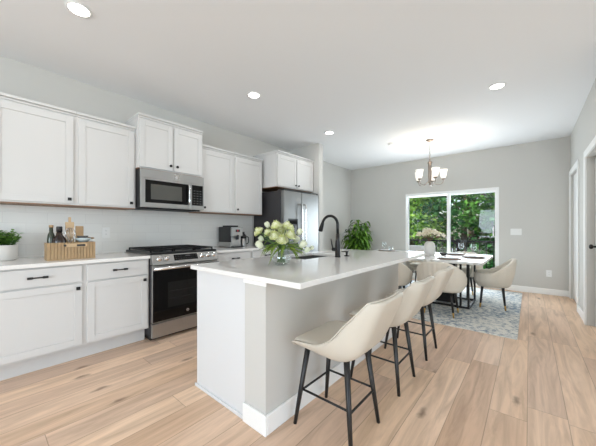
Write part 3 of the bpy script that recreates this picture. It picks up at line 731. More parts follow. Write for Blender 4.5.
# heads: offset to the right of the view (a), away from the viewer (b), height above the worktop, radius, kind
RT = Vector((.763, .647, 0)); FW = Vector((-.647, .763, 0))
heads = [(-.035, -.01, .278, .046, 'r'), (.040, .03, .272, .046, 'r'), (-.100, .02, .225, .038, 'r'), (-.040, -.07, .205, .044, 'r'), (.012, -.09, .178, .046, 'r'),
         (.072, -.045, .208, .044, 'r'), (.066, .02, .258, .036, 'r'), (-.165, -.01, .240, .036, 'r'), (-.188, .03, .220, .024, 'r'), (.0, .09, .235, .042, 'r'), (-.07, .10, .21, .038, 'r'),
         (-.108, .05, .285, .026, 'b'), (.135, .01, .232, .028, 'b'), (-.153, -.06, .140, .032, 'b'), (-.152, .02, .180, .024, 'b'), (.160, -.04, .142, .032, 'b'), (.192, .00, .098, .024, 'b'), (.226, .03, .110, .020, 'b'), (.11, .10, .17, .03, 'b')]
for i, (a, b, h, r, k) in enumerate(heads):
    pos = Vector((VX, VY, IZ + h * 1.0 + .012)) + RT * a + FW * b
    up = Vector((pos.x - VX, pos.y - VY, .16))
    root = thing('rose' if k == 'r' else 'tulip_bud', 'open pale yellow rose in the round clear vase on the island' if k == 'r' else 'closed white flower bud in the round clear vase on the island',
                 'flower', (VX, VY, IZ + .02), 'pale yellow roses in the island vase' if k == 'r' else 'white buds in the island vase')
    ang = 2.4 * i; f0 = Vector((VX - .03 * math.cos(ang), VY - .03 * math.sin(ang), IZ + .02)); mid = Vector((VX, VY, IZ + .115)) + (pos - Vector((VX, VY, pos.z))) * .13
    hd = MB()
    (petal_head(hd, pos, r * 1.12, up, 5, i) if k == 'r' else bud_head(hd, pos, r * .85, up))
    hd.build('flower_head', 'rose' if k == 'r' else 'bud', root)
    base = pos - up.normalized() * r * .5
    MB().tube(crom([f0, mid, (mid + base) / 2 + Vector((0, 0, .02)), base], 4), .0032, 6).build('stem', 'stem', root)
    lf = MB(); out = Vector((pos.x - VX, pos.y - VY, 0)); out = out.normalized() if out.length > .01 else RT
    rnd = random.Random(i)
    for s in range(2 if i % 2 else 3):
        dr_ = (Matrix.Rotation(rnd.uniform(-1.3, 1.3), 3, 'Z') @ out) + Vector((0, 0, rnd.uniform(-.25, .3)))
        lf.leaf(mid + (base - mid) * rnd.uniform(.1, .45), dr_, rnd.uniform(.09, .14), .021, rnd.uniform(.2, .8), .2, rnd.uniform(-.5, .5))
    lf.build('leaf', 'leaf_flower', root)

# ------------------------------------------------------------------ bar stools
def make_stool():
    t = thing('bar_stool', 'cream leather bar stool with black legs at the island, nearest of the three', 'bar stool', (0, 0, 0), 'cream bar stools along the island', local=True)
    #       x     z     half width   raise up   wrap forward
    #        x     z   half width  raise up, wrap forward, depth of the shell below
    prof = [(.168, .482, .180, .000, 0, .004), (.178, .502, .206, .000, 0, .022), (.150, .520, .222, .002, 0, .042), (.060, .524, .230, .010, 0, .056), (-.030, .520, .234, .030, 0, .062), (-.110, .522, .234, .070, .010, .070),
            (-.176, .556, .230, .082, .032, .066), (-.228, .624, .226, .050, .056, .052), (-.274, .700, .220, .018, .060, .040), (-.315, .770, .210, .000, .054, .030), (-.340, .818, .192, -.010, .046, .020)]
    C_ = crom(prof, 4); n = len(C_) - 1
    def at_v(v):
        f = v * n; i = min(int(f), n - 1); q = f - i; return [a + (b - a) * q for a, b in zip(C_[i], C_[i + 1])]
    def surf(u, v, lift=0.0, shrink=1.0):
        x, z, w, up, fw, d = at_v(v); s = (u - .5) * 2; k = abs(s) ** 2.4
        return (x + fw * k, s * w * shrink, z + up * k + lift)
    def outer(u, v):
        x, z, w, up, fw, d = at_v(v); s = (u - .5) * 2; e = .90 * abs(s) ** 7
        p, q = at_v(max(0, v - .02)), at_v(min(1, v + .02)); t = Vector((q[0] - p[0], 0, q[1] - p[1])).normalized(); nn = Vector((t.z, 0, -t.x))
        if nn.z < 0 and v < .4: nn = -nn
        return (x - nn.x * d * (1 - e) + fw * e, s * w * (1 - .03 * (1 - abs(s) ** 3)), z - nn.z * d * (1 - e) + up * e)
    sh = MB().skin2(lambda u, v: surf(1 - u, v), lambda u, v: outer(1 - u, v), 24, n)
    sh.build('seat_shell', 'leather', t, sub=1)
    pd = MB().shell(lambda u, v: tuple(Vector(surf(1 - (.035 + .93 * u), .03 + .945 * v)) + Vector((0.010 * v, 0, .012 * (1 - v))) * (1 if 0 < u < 1 and 0 < v < 1 else .05)), 16, 36, .004)
    pd.build('seat_pad', 'leather', t, sub=1)
    rim = [surf(0, j / n) for j in range(n + 1)] + [surf(i / 18, 1) for i in range(1, 18)] + [surf(1, 1 - j / n) for j in range(n + 1)]
    MB().tube([(a, b, c + .001) for a, b, c in rim], .0035, 6).build('piping', 'leather', t)
    tops = {}
    for sx in (1, -1):
        for sy in (1, -1):
            a = Vector((sx * .128 - .005, sy * .115, .492)); b = Vector((sx * .19, sy * .165, 0))
            MB().tube([b, b + (a - b) * .3, a], [.0105, .013, .0175], 14).build('leg', 'blackleg', t); tops[sx, sy] = (a, b)
    at = lambda k, z: tops[k][1] + (tops[k][0] - tops[k][1]) * (z / .50)
    for k0, k1, z in (((1, 1), (1, -1), .20), ((-1, 1), (-1, -1), .20), ((1, 1), (-1, 1), .215), ((1, -1), (-1, -1), .215)):
        MB().tube([at(k0, z), at(k1, z)], .0065, 10).build('footrest_bar', 'blackleg', t)
    return t
st = make_stool(); st.location = (-.885, 1.405, 0); st.rotation_euler = (0, 0, PI)
copy_tree(st, (-.885, 2.075, 0), PI, 'cream leather bar stool with black legs at the island, middle of the three')
copy_tree(st, (-.885, 2.745, 0), PI, 'cream leather bar stool with black legs at the island, nearest the dining table')

# ------------------------------------------------------------------ rug, dining table, chairs
rug = tag(box(-2.95, -.095, 3.67, 6.36, 0, .010).build('area_rug', 'rug', None, bevel=.003), 'distressed blue and cream area rug under the dining table', 'rug')
RZ = .010
TZ = .72; TX0, TX1, TY0, TY1 = -2.45, -.462, 4.28, 5.62
tb = thing('dining_table', 'white marble dining table with a black open frame base on the rug', 'dining table', (-1.45, 4.95, RZ))
box(TX0, TX1, TY0, TY1, TZ - .035, TZ).build('tabletop', 'marble', tb, bevel=.004)
def trestle(sx):
    c0 = -1.455
    X = lambda d: c0 + sx * d
    x0, x1 = sorted((X(.80), X(.775)))
    m = MB(); y0, y1 = 4.575, 5.185; t = .028
    for ya in (y0, y1 - t): m.box(x0, x1, ya, ya + t, RZ, TZ - .035)
    m.box(x0, x1, y0 + t, y1 - t, RZ, RZ + t).box(x0, x1, y0 + t, y1 - t, TZ - .063, TZ - .035)
    xa, xb = sorted((X(.775), X(.13)))
    for ya in (y0, y1 - t): m.box(xa, xb, ya, ya + t, RZ, RZ + t)
    xa, xb = sorted((X(.70), X(.675)))
    for ya in (y0, y1 - t): m.box(xa, xb, ya, ya + t, RZ + t, TZ - .035)
    m.build('base_frame', 'black', tb)
    xa, xb = sorted((X(.58), X(.30)))
    m = MB().box(xa, xb, 4.80, 4.96, RZ + .001, TZ - .035)
    m.build('pedestal', 'black', tb, bevel=.004)
trestle(1); trestle(-1)

def make_dchair():
    t = thing('dining_chair', 'cream tub dining chair at the right end of the marble table', 'chair', (0, 0, 0), 'cream tub chairs around the dining table', local=True)
    def outline(ph):
        e = 2.5; c, s = math.cos(ph), math.sin(ph)
        rx, ry = .220, .262
        r = 1 / ((abs(c) / rx) ** e + (abs(s) / ry) ** e) ** (1 / e); return r
    A = math.radians(142); zb = .345
    def ht(ph):
        q = (abs(ph) - math.radians(22)) / math.radians(82); q = min(1, max(0, q)); q = q * q * (3 - 2 * q) * .9 + q * .1; return .722 - .212 * q
    def fn(u, v):
        ph = (u - .5) * 2 * A; r = outline(ph); zt = ht(ph); back = max(0, math.cos(ph))
        sc = .80 + .17 * min(1, v * 2.2) ** .6 + .03 * v + .15 * back * max(0, v - .25)
        if v > .93: sc -= .012
        z = zb + (zt - zb) * v
        return (-r * sc * math.cos(ph), r * sc * math.sin(ph), z)
    NU = 84
    def fo(u, v):
        p = Vector(fn(u, v)); ph = (u - .5) * 2 * A; k = 1 + .022 * abs(math.sin(ph * 13)) * min(1, v * 3) * (1 if v < .97 else .4); return (p.x * k, p.y * k, p.z)
    m = MB().shell(fo, NU, 16, .036); m.build('tub_shell', 'fabric', t)
    # underside and seat cushion follow the outline
    ring = lambda s, z: [(-outline(a) * s * math.cos(a), outline(a) * s * math.sin(a), z) for a in [2 * PI * k / 40 for k in range(40)]]
    def stack(lv):
        m = MB(); vs = []; fs = []
        for s, z in lv: vs += ring(s, z)
        for j in range(len(lv) - 1):
            for k in range(40): k2 = (k + 1) % 40; fs.append((j * 40 + k, (j + 1) * 40 + k, (j + 1) * 40 + k2, j * 40 + k2))
        fs.append(tuple(range(40))); fs.append(tuple(reversed(range((len(lv) - 1) * 40, len(lv) * 40)))); return m.add(vs, fs, True)
    stack([(.60, .325), (.74, .335), (.82, .36), (.84, .40)]).build('seat_base', 'fabric', t)
    stack([(.74, .400), (.83, .408), (.85, .43), (.84, .455), (.76, .468), (.5, .474)]).build('seat_cushion', 'fabric', t)
    for sx in (1, -1):
        for sy in (1, -1):
            a = Vector((sx * .12, sy * .14, .335)); b = Vector((sx * .150, sy * .180, 0)); f = .20
            l = MB().tube([b + (a - b) * f, a], [.0125, .019], 12).build('leg', 'blackleg', t)
            MB().tube([b, b + (a - b) * f], [.0095, .0126], 12).build('leg_tip', 'brass', l)
    return t
dc = make_dchair(); dc.location = (-.420, 4.99, RZ); dc.rotation_euler = (0, 0, PI + math.radians(5))
copy_tree(dc, (-.925, 4.14, RZ), PI / 2, 'cream tub dining chair on the near side of the table, nearer the right corner')
copy_tree(dc, (-1.625, 4.14, RZ), PI / 2, 'cream tub dining chair on the near side of the table, partly behind the island')
copy_tree(dc, (-.925, 5.72, RZ), -PI / 2, 'cream tub dining chair on the window side of the table, nearer the right end')
copy_tree(dc, (-1.625, 5.72, RZ), -PI / 2, 'cream tub dining chair on the window side, behind the white vase')

# table settings
def make_setting():
    p = thing('dinner_plate', 'round woven charger with a white plate, near side of the dining table', 'plate', (0, 0, 0), 'place settings on the dining table', local=True)
    MB().lathe([(0, 0), (.165, 0), (.168, .004), (.165, .008), (0, .008)], seg=36).build('charger', 'napkin', p)
    MB().lathe([(0, .0085), (.07, .0085), (.125, .020), (.13, .024), (.122, .022), (.07, .012), (0, .012)], seg=36).build('plate', 'ceramic', p)
    MB().box(-.06, .06, -.03, .03, .024, .034, Matrix.Rotation(.5, 4, 'Z')).build('napkin', 'cushion', p, bevel=.004)
    return p
pl = make_setting(); pl.location = (-.92, 4.56, TZ)
copy_tree(pl, (-.66, 5.02, TZ), 1.2, 'round woven charger with a white plate, at the right end of the table')
copy_tree(pl, (-.99, 5.40, TZ), 2.2, 'round woven charger with a white plate, window side, by the two wine glasses')
copy_tree(pl, (-2.20, 5.38, TZ), .4, 'round woven charger with a white plate, at the far left end of the table')
copy_tree(pl, (-1.62, 4.56, TZ), .2, 'round woven charger with a white plate, near side, behind the island corner')
def make_wine():
    g = thing('wine_glass', 'clear stemmed wine glass by the patio door, left one of the table pair', 'wine glass', (0, 0, 0), 'glasses on the dining table', local=True)
    MB().lathe([(0, .001), (.034, .001), (.034, .003), (.006, .008), (.0045, .02), (.0045, .075), (.012, .085), (0, .086)], seg=20).build('stem', 'thin', g)
    MB().lathe([(.012, .085), (.032, .105), (.040, .135), (.037, .17), (.032, .195), (.0305, .195), (.0355, .17), (.0385, .135), (.031, .107), (0, .088)], seg=20).build('bowl', 'thin', g)
    return g
wg = make_wine(); wg.location = (-.915, 5.52, TZ)
copy_tree(wg, (-.70, 5.30, TZ), 0, 'clear stemmed wine glass beside the charger at the right end of the table')
copy_tree(wg, (-2.14, 5.10, TZ), 0, 'clear stemmed wine glass at the far left end of the table')
def tumbler(x, y, label):
    t = tag(MB().lathe([(0, .001), (.034, .001), (.038, .09), (.0365, .09), (.033, .006), (0, .006)], seg=20).build('tumbler', 'thin', None), label, 'glass', 'tumblers on the dining table'); t.location = (x, y, TZ)
tumbler(-1.03, 5.57, 'short clear tumbler left of the two wine glasses on the marble table'); tumbler(-2.10, 5.33, 'short clear tumbler at the far left end of the marble table')
tb_ = tag(MB().lathe([(0, 0), (.035, 0), (.062, .03), (.066, .042), (.060, .040), (.035, .008), (0, .008)], seg=24).build('small_bowl', 'darkbowl', None), 'small dark bowl in the middle of the marble dining table', 'bowl'); tb_.location = (-1.10, 5.08, TZ)

# white vase with dried flowers
vs_ = thing('table_vase', 'white round-shouldered ceramic vase in the middle of the dining table', 'vase', (-1.295, 4.99, TZ))
MB().lathe([(r * .88, z * .94) for r, z in [(0, 0), (.085, 0), (.098, .010), (.100, .10), (.098, .17), (.085, .215), (.06, .238), (.040, .246), (.036, .25), (.030, .245), (.055, .225), (.085, .17), (.085, .02), (0, .015)]], (-1.295, 4.99, TZ), 32).build('body', 'matteceramic', vs_)
rnd = random.Random(3)
for i in range(11):
    a = 2 * PI * i / 11 + rnd.uniform(-.2, .2); rr = .05 if i % 3 == 0 else rnd.uniform(.11, .19)
    c = Vector((-1.295 + rr * math.cos(a), 4.99 + rr * math.sin(a), TZ + .335 + (.19 - rr) * .45 + rnd.uniform(-.02, .02)))
    d = thing('hydrangea', 'dried cream hydrangea stem in the white vase on the dining table', 'flower', (-1.295, 4.99, TZ + .1), 'dried hydrangeas in the white vase')
    m = MB()
    for k in range(44):
        v = Vector((rnd.gauss(0, 1), rnd.gauss(0, 1), rnd.gauss(0, 1) * .7)).normalized(); v.z = abs(v.z) * 1.0 - .25; p = c + v * .044
        m.leaf(p, v + Vector((rnd.uniform(-.8, .8), rnd.uniform(-.8, .8), rnd.uniform(-.3, .6))), .034, .026, .1, .2, rnd.uniform(-1, 1))
    m.build('flower_head', 'dryflower', d)
    MB().tube(crom([(-1.295, 4.99, TZ + .03), (-1.295 + .018 * math.cos(a), 4.99 + .018 * math.sin(a), TZ + .25), c], 4), .003, 6).build('stem', 'dried', d)
    m = MB()
    for k in range(3): m.leaf(c + Vector((0, 0, -.045)), (math.cos(a + k * 2 - 2), math.sin(a + k * 2 - 2), .1), .09, .035, .4, .2)
    m.build('leaf', 'leaf_flower' if i % 2 else 'dried', d)

# ------------------------------------------------------------------ objects on the kitchen counters
CZ = .894
hp = thing('potted_herb', 'leafy green herb in a white pot at the near end of the counter', 'potted plant', (-3.515, .12, CZ))
MB().lathe([(0, 0), (.108, 0), (.119, .010), (.124, .128), (.122, .134), (.114, .132), (.112, .10), (0, .10)], (-3.515, .12, CZ), 36).build('pot', 'matteceramic', hp)
MB().lathe([(0, .10), (.112, .10), (.10, .112), (0, .118)], (-3.515, .12, CZ), 24).build('soil', 'soil', hp)
m = MB(); sm = MB(); rnd = random.Random(11)
for i in range(64):
    a = rnd.uniform(0, 2 * PI); q = math.sqrt(rnd.random()); b = Vector((-3.515 + .09 * q * math.cos(a), .12 + .09 * q * math.sin(a), CZ + .11))
    h = rnd.uniform(.09, .165) * (1.1 - .35 * q); tip = b + Vector((math.cos(a) * .07 * q, math.sin(a) * .07 * q, h)); sm.tube([b, (b + tip) / 2 + Vector((0, 0, .01)), tip], .0018, 5)
    for k in range(11):
        f = .25 + .75 * k / 10; p = b + (tip - b) * f; aa = k * 2.4 + i; m.leaf(p, (math.cos(aa), math.sin(aa), rnd.uniform(.1, .8)), rnd.uniform(.026, .042), .022, .2, .2, rnd.uniform(-.4, .4))
m.build('foliage', 'leaf_pot', hp); sm.build('stems', 'stem', hp)

# wooden caddy, turned towards the room
ang = PI / 2; cd_o = Vector((-3.13, .388, CZ))
def caddy_m(): return Matrix.Translation(cd_o) @ Matrix.Rotation(ang, 4, 'Z')
KM = caddy_m(); KL, KD, KH = .340, .14, .152
cd = thing('counter_caddy', 'slatted light wood caddy holding bottles and boards on the counter', 'caddy', KM @ Vector((KL / 2, KD / 2, 0)))
m = MB()
ns = 15
for k in range(ns):
    a = k * KL / ns; m.box(a + .0015, a + KL / ns - .0015, -.004, .008, 0, KH - (.0 if not (9 <= k <= 17) else .0), KM)
m.box(0, KL, .004, .012, 0, KH - .001, KM).build('front_slats', 'wood', cd)
MB().box(0, .010, .012, KD, 0, KH, KM).box(KL - .010, KL, .012, KD, 0, KH, KM).box(.01, KL - .01, KD - .01, KD, 0, KH, KM).box(.01, KL - .01, .012, KD - .01, 0, .01, KM).build('sides', 'wood', cd)
MB().box(.125, .275, -.007, -.003, KH - .040, KH - .012, KM).build('front_slot', 'woodpale', cd)
MB().box(.20, .262, -.009, -.006, KH - .036, KH - .018, KM).build('slot_opening', 'plastic', cd)
MB().tube([KM @ Vector((.118, -.003, KH - .026)), KM @ Vector((.118, -.012, KH - .026))], .009, 12).build('peg', 'plastic', cd)
def caddy_lathe(name, label, cat, x, y, prof, mat, group=None, cap=None):
    b = KM @ Vector((x, y, .0105)); t = thing(name, label, cat, b, group); MB().lathe(prof, b, 20).build('glass_body' if cap else 'body', mat, t)
    if cap: MB().lathe(cap, b, 16).build('stopper', 'wood' if mat == 'greenglass' else 'plastic', t)
caddy_lathe('bottle', 'dark brown bottle standing in the front left of the wooden caddy', 'bottle', .090, .066, [(0, 0), (.046, 0), (.050, .01), (.050, .15), (.045, .18), (.024, .205), (.019, .235), (0, .236)], 'darkglass', 'bottles in the wooden caddy', [(0, .235), (.022, .235), (.022, .278), (.019, .285), (0, .285)])
caddy_lathe('bottle', 'dark green bottle leaning at the left end of the wooden caddy', 'bottle', .040, .100, [(0, 0), (.026, 0), (.028, .01), (.028, .17), (.024, .21), (.014, .235), (.013, .275), (0, .276)], 'greenglass', 'bottles in the wooden caddy', [(0, .275), (.016, .275), (.016, .296), (0, .298)])
def board(name, label, x0, x1, y, z1, lean, mat, handle):
    T = KM @ Matrix.Translation((x0, y, .012)) @ Matrix.Rotation(lean, 4, 'X'); w = x1 - x0
    m = MB().box(0, w, 0, .016, 0, z1, T)
    if handle: m.box(w * .35, w * .65, 0, .016, z1, z1 + .045, T)
    tag(m.build(name, mat, None, bevel=.004), label, 'cutting board', 'cutting boards in the wooden caddy')
board('cutting_board', 'tall pale wooden board with a handle in the caddy', .138, .202, .098, .325, -.02, 'woodpale', True)
board('cutting_board', 'narrow darker wooden board right of the tall one in the caddy', .212, .272, .100, .288, -.02, 'wood', False)
# whisk, bowls, ladle
b = KM @ Vector((.165, .062, .012)); wk = thing('whisk', 'steel balloon whisk standing in the wooden caddy', 'whisk', b)
MB().tube([b, b + Vector((0, 0, .12))], .009, 10).build('handle', 'steel', wk)
m = MB()
for k in range(5):
    q = PI * k / 5; m.tube(crom([b + Vector((0, 0, .12))] + [b + Vector((math.cos(q) * r, math.sin(q) * r, z)) for r, z in ((.026, .18), (.036, .225), (.022, .262), (0, .272), (-.022, .262), (-.036, .225), (-.026, .18))] + [b + Vector((0, 0, .12))], 3), .0014, 5)
m.build('wires', 'chrome', wk)
def bowl(x, y, z, r, h, mat, label):
    o = tag(MB().lathe([(0, 0), (r * .45, 0), (r * .8, h * .45), (r, h), (r * .95, h), (r * .74, h * .5), (r * .4, h * .12), (0, h * .1)], (0, 0, 0), 28).build('bowl', mat, None), label, 'bowl', 'bowls on the wooden caddy'); o.location = KM @ Vector((x, y, z)); return o
bowl(.262, .066, KH - .002, .062, .040, 'bowl', 'pale blue bowl resting on the rim of the caddy')
bowl(.256, .066, KH + .021, .044, .036, 'darkbowl', 'dark bowl stacked in the pale blue bowl')
b = KM @ Vector((.285, .062, KH + .034)); sp = thing('wooden_spoon', 'wooden spoon lying across the right end of the caddy', 'spoon', b)
MB().tube([b + KM.to_3x3() @ Vector((-.07, -.02, .03)), b + KM.to_3x3() @ Vector((.04, .02, .0))], .006, 8).build('handle', 'wood', sp)
MB().ball(tuple(b + KM.to_3x3() @ Vector((.045, .02, -.001))), .022, 1, 1, .4).build('spoon_bowl', 'wood', sp)

# coffee machine
cm = thing('coffee_machine', 'black and silver coffee machine on the counter right of the range', 'coffee machine', (-3.42, 2.43, CZ))
y0, y1, x0, x1 = 2.375, 2.56, -3.60, -3.25
box(x0, x1 - .04, y0, y1, CZ + .075, CZ + .302).build('housing', 'plastic', cm, bevel=.012, seg=3)
box(x0, x1 - .04, y0 - .002, y1 + .002, CZ + .006, CZ + .075).build('base', 'steel', cm, bevel=.006)
box(x0 + .02, x1 + .03, y0 + .01, y1 - .01, CZ, CZ + .018).build('drip_tray', 'plastic', cm, bevel=.004)
fp = MB().box(x1 - .04, x1, y0, y1, CZ + .165, CZ + .295).box(x1 - .04, x1 - .03, y0 + .01, y1 - .01, CZ + .03, CZ + .165).build('front_panel', 'steel', cm, bevel=.004)
box(x1, x1 + .002, y0 + .06, y1 - .05, CZ + .225, CZ + .262).build('display', 'plastic', fp)
box(x1 + .002, x1 + .003, y0 + .085, y1 - .08, CZ + .232, CZ + .258).build('screen', 'red', fp)
MB().box(x1 - .03, x1 + .025, y0 + .085, y1 - .085, CZ + .115, CZ + .185).build('spout', 'plastic', cm, bevel=.006)
box(x0 + .06, x1 - .06, y0 + .03, y1 - .03, CZ + .302, CZ + .322).build('bean_hopper_lid', 'plastic', cm, bevel=.008)
mj = thing('milk_carafe', 'glass milk carafe with black lid right of the coffee machine', 'carafe', (-3.36, 2.655, CZ))
b = Vector((-3.36, 2.655, CZ))
MB().lathe([(0, .001), (.048, .001), (.050, .01), (.048, .13), (.045, .13), (.046, .012), (0, .008)], b, 24).build('jug', 'steel', mj)
MB().lathe([(0, .131), (.051, .131), (.051, .165), (.03, .19), (.022, .20), (.022, .225), (0, .226)], b, 20).build('lid', 'plastic', mj)
MB().tube(crom([b + Vector((.03, .03, .15)), b + Vector((.045, .065, .14)), b + Vector((.045, .065, .06)), b + Vector((.034, .034, .04))], 4), .007, 8).build('handle', 'plastic', mj)

# ------------------------------------------------------------------ wall plates
def outlet(name, label, c, axis, w, h, gang, cat, group=None):
    x, y, z = c; n = Vector((1, 0, 0)) if axis == 'x' else Vector((0, -1, 0)); t = Vector((0, 1, 0)) if axis == 'x' else Vector((1, 0, 0))
    def slab(a0, a1, z0, z1, d0, d1):
        ps = [Vector(c) + t * a + n * d + Vector((0, 0, q)) for q in (z0, z1) for d in (d0, d1) for a in (a0, a1)]
        xs = [p.x for p in ps]; ys = [p.y for p in ps]; zs = [p.z for p in ps]; return MB().box(min(xs), max(xs), min(ys), max(ys), min(zs), max(zs))
    o = thing(name, label, cat, c, group)
    slab(-w / 2, w / 2, -h / 2, h / 2, 0, .006).build('cover_plate', 'white', o, bevel=.002)
    for g in range(gang):
        q = (g - (gang - 1) / 2) * .046
        if cat == 'outlet':
            for zz in (-.02, .02):
                s = slab(q - .014, q + .014, zz - .014, zz + .014, .006, .008).build('socket', 'white', o)
                MBs = slab(q - .006, q - .004, zz - .004, zz + .006, .008, .0085); MBs.build('slot', 'plasticg', s); slab(q + .004, q + .006, zz - .004, zz + .006, .008, .0085).build('slot', 'plasticg', s)
        else: slab(q - .016, q + .016, -.033, .033, .006, .010).build('rocker', 'white', o, bevel=.001)
outlet('wall_outlet', 'white double outlet on the tiled splash back between caddy and range', (XL + .008, .95, 1.125), 'x', .075, .118, 1, 'outlet')
outlet('light_switch', 'white three-gang light switch plate right of the patio door', (-.19, YB, 1.108), 'y', .165, .118, 3, 'light switch')
outlet('wall_outlet', 'white outlet low on the grey wall right of the patio door', (.266, YB, .375), 'y', .075, .118, 1, 'outlet')

# ------------------------------------------------------------------ ceiling fittings
for (x, y, lab) in ((-2.46, .475, 'round recessed ceiling light above the near end of the kitchen'), (-2.47, 2.11, 'round recessed ceiling light over the aisle by the microwave'),
                    (-2.50, 3.74, 'round recessed ceiling light in front of the refrigerator'), (-.27, 3.71, 'round recessed ceiling light near the right wall')):
    t = thing('recessed_light', lab, 'ceiling light', (x, y, H), 'recessed lights in the ceiling')
    MB().lathe([(.062, -.001), (.078, -.001), (.080, -.006), (.066, -.010), (.062, -.008), (.062, -.001)], (x, y, H), 28).build('trim_ring', 'white', t)
    MB().lathe([(0, -.006), (.062, -.006), (.062, -.003), (0, -.003)], (x, y, H), 28).build('lens', 'lamp', t)
    l = bpy.data.lights.new('recessed_lamp', 'AREA'); l.shape = 'DISK'; l.size = .12; l.energy = RECESSED_W; l.color = (1, .965, .93)
    o = bpy.data.objects.new('recessed_lamp', l); C.objects.link(o); o.parent = t; o.location = (0, 0, -.014)
sm_ = tag(MB().lathe([(0, -.001), (.055, -.001), (.055, -.018), (.045, -.03), (0, -.032)], (0, 0, 0), 24).build('smoke_detector', 'white', None), 'small white smoke detector on the ceiling over the dining area', 'smoke detector'); sm_.location = (-1.95, 4.95, H)

CX, CY_ = -1.345, 5.20
ch = thing('chandelier', 'five-arm nickel chandelier with white glass shades over the dining table', 'chandelier', (CX, CY_, H))
MB().lathe([(0, H), (.065, H), (.065, H - .012), (.03, H - .03), (.012, H - .04), (0, H - .04)][::-1], (CX, CY_, 0), 24).build('canopy', 'nickel', ch)
m = MB().tube([(CX, CY_, H - .04), (CX, CY_, 2.56)], .006, 8)
for k in range(5):
    zc_ = 2.545 - k * .034; rot = Matrix.Translation((CX, CY_, zc_)) @ Matrix.Rotation(PI / 2 * (k % 2), 4, 'Z')
    m.tube([rot @ Vector((.011 * math.cos(a), 0, .022 * math.sin(a))) for a in [2 * PI * i / 12 for i in range(13)]], .003, 6)
m.build('chain', 'nickel', ch)
MB().lathe([(0, 1.935), (.008, 1.938), (.018, 1.955), (.010, 1.972), (.03, 1.985), (.034, 2.00), (.024, 2.03), (.028, 2.08), (.031, 2.28), (.026, 2.31), (.04, 2.33), (.036, 2.35), (.014, 2.37), (.008, 2.40), (0, 2.405)], (CX, CY_, 0), 24).build('column', 'nickel', ch)
for k in range(5):
    a = 2 * PI * k / 5 + .35; dx, dy = math.cos(a), math.sin(a); P_ = lambda r, z: (CX + dx * r, CY_ + dy * r, z)
    ar = MB().tube(crom([P_(.025, 2.00), P_(.09, 1.955), P_(.16, 1.945), P_(.205, 1.975), P_(.215, 2.025)], 6), .0065, 10).build('arm', 'nickel', ch)
    MB().lathe([(0, 2.015), (.014, 2.015), (.034, 2.035), (.034, 2.045), (0, 2.046)], P_(.215, 0), 18).build('shade_cup', 'nickel', ar)
    MB().lathe([(.030, 2.046), (.044, 2.075), (.054, 2.13), (.066, 2.20), (.062, 2.20), (.050, 2.13), (.040, 2.075), (.026, 2.048), (0, 2.048)], P_(.215, 0), 24).build('shade', 'shade', ar)
    l = bpy.data.lights.new('chandelier_bulb', 'POINT'); l.energy = CHANDELIER_W; l.shadow_soft_size = .03; l.color = (1, .88, .72)
    o = bpy.data.objects.new('chandelier_bulb', l); C.objects.link(o); o.parent = ch; o.location = Vector(P_(.215, 2.17)) - Vector((CX, CY_, H))

# ------------------------------------------------------------------ house plant in the dining corner
PXc, PYc = -3.13, 5.90
hpz = thing('house_plant', 'bushy green house plant with long drooping leaves in the dining corner', 'potted plant', (PXc, PYc, 0))
MB().lathe([(0, 0), (.14, 0), (.165, .02), (.19, .34), (.185, .36), (.17, .355), (.165, .30), (0, .30)], (PXc, PYc, 0), 30).build('pot', 'basket', hpz)
MB().lathe([(0, .30), (.165, .30), (.15, .32), (0, .325)], (PXc, PYc, 0), 20).build('soil', 'soil', hpz)
m = MB(); sm = MB(); rnd = random.Random(21)
for i in range(22):
    a = rnd.uniform(0, 2 * PI); r0 = .09 * math.sqrt(rnd.random()); b = Vector((PXc + r0 * math.cos(a), PYc + r0 * math.sin(a), .31)); hh = rnd.uniform(.55, 1.10)
    tip = b + Vector((math.cos(a) * .13, math.sin(a) * .13, hh)); sm.tube([b, (b + tip) / 2 + Vector((0, 0, .03)), tip], [.012, .010, .006], 7)
    for k in range(34):
        f = .1 + .9 * k / 33; p = b + (tip - b) * f; aa = k * 2.399 + i * 1.3
        m.leaf(p, (math.cos(aa), math.sin(aa), rnd.uniform(.05, .7)), rnd.uniform(.17, .25), rnd.uniform(.05, .07), rnd.uniform(.6, 1.2), .18, rnd.uniform(-.3, .3))
m.build('foliage', 'leaf_plant', hpz); sm.build('stems', 'stem', hpz)

# ------------------------------------------------------------------ outside: deck, railing, garden
struct('deck_floor', box(-6.5, 3.5, YB + .125, 8.75, -.22, -.06), 'deck')
rl = thing('deck_railing', 'black metal deck railing with thin balusters outside the patio door', 'railing', (-1.5, 8.6, -.06))
box(-6.4, 3.4, 8.575, 8.635, .80, .845).build('top_rail', 'black', rl); box(-6.4, 3.4, 8.59, 8.62, .04, .07).build('bottom_rail', 'black', rl)
for k in range(5): x = -6.35 + k * 2.425; box(x - .045, x + .045, 8.56, 8.65, -.06, .88).build('post', 'black', rl)
for k in range(64):
    x = -6.25 + k * .15
    box(x - .009, x + .009, 8.596, 8.614, .07, .80).build('baluster', 'black', rl)
pc = thing('patio_chair', 'patio chair with white cushions on the deck, by the railing', 'chair', (-2.35, 7.75, -.06))
MB().box(-2.63, -2.07, 7.50, 8.05, .26, .30).box(-2.63, -2.07, 8.0, 8.05, .30, .66).build('frame', 'black', pc)
for x in (-2.62, -2.12):
    for y in (7.5, 8.0): box(x, x + .04, y, y + .04, -.06, .26).build('leg', 'black', pc)
box(-2.60, -2.10, 7.50, 7.99, .30, .41).build('seat_cushion', 'cushion', pc, bevel=.03, seg=3); box(-2.60, -2.10, 7.90, 7.99, .41, .70).build('back_cushion', 'cushion', pc, bevel=.03, seg=3)
GZ = -2.9
struct('ground', box(-45, 40, -30, 75, GZ - .3, GZ), 'lawn')
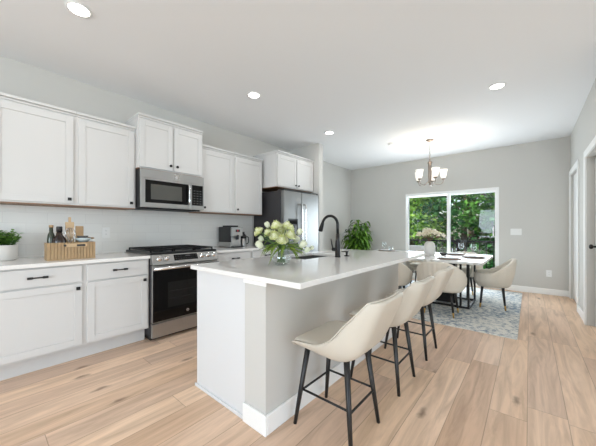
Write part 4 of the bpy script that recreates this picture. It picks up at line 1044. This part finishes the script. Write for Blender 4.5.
def tree(x, y, h, rad, mi, label, n, seed):
    rnd = random.Random(seed); t = thing('tree', label, 'tree', (x, y, GZ), 'trees behind the deck')
    tr = MB(); tr.tube(crom([(x, y, GZ), (x + rnd.uniform(-.2, .2), y, GZ + h * .35), (x + rnd.uniform(-.4, .4), y, GZ + h * .8)], 5), [.22 - .018 * i for i in range(11)], 9)
    m = MB(); cl = []
    for i in range(46):
        z = GZ + h * rnd.uniform(.16, 1.0); f = (z - GZ) / h; wr = rad * (1.0 if f < .6 else 1.0 - .8 * (f - .6) / .4) * math.sqrt(rnd.uniform(.12, 1)); a = rnd.uniform(0, 2 * PI)
        cl.append((Vector((x + wr * math.cos(a), y + wr * math.sin(a), z)), rnd.uniform(.45, .95)))
    for c, r in cl[:18]: tr.tube([(x, y, max(GZ + h * .12, c.z - 1.2)), (Vector((x, y, c.z - .7)) + c) / 2, c], [.06, .045, .015], 6)
    for i in range(n):
        c, r = cl[i % len(cl)]; v = Vector((rnd.gauss(0, 1), rnd.gauss(0, 1), rnd.gauss(0, .8))).normalized() * r * rnd.random() ** .4
        p = c + v; s = rnd.uniform(.13, .23); d = Vector((rnd.uniform(-1, 1), rnd.uniform(-1, 1), rnd.uniform(-.6, .5))).normalized(); q = d.orthogonal().normalized(); q = Matrix.Rotation(rnd.uniform(0, PI), 3, d) @ q
        m.add([p - d * s * .6, p + q * s * .36, p + d * s * .6, p - q * s * .36], [(0, 1, 2, 3)], False)
    tr.build('trunk', 'trunk', t); m.build('foliage', TREES[mi], t)
tl = [(-6.3, 13.4, 8.3, 1.9, 1, 'dark green tree left of the pale one, partly behind the door frame', 5200), (-3.9, 12.4, 5.6, 1.7, 2, 'pale yellow-green tree low behind the deck railing', 5200), (-2.0, 13.4, 8.6, 1.9, 1, 'tall dark tree straight behind the middle post of the patio door', 6400),
      (-4.8, 16.5, 10.2, 2.6, 0, 'tall mid-green tree behind the pale yellow-green one', 6400), (-.2, 12.8, 7.6, 1.9, 0, 'mid-green tree seen through the right half of the patio door', 5200), (-2.6, 17.6, 10.5, 2.6, 0, 'distant mid-green tree seen through the middle of the patio door', 5200),
      (-8.8, 17.0, 9.8, 2.4, 1, 'distant dark tree far to the left behind the deck', 4200), (1.9, 15.5, 9.0, 2.4, 1, 'dark tree far to the right behind the deck', 4200), (-.6, 18.5, 10.0, 2.5, 1, 'distant dark tree behind the right half of the patio door', 4600)]
for i, a in enumerate(tl): tree(*a, seed=100 + i)

for o in bpy.data.objects:
    if '_local' in o: del o['_local']
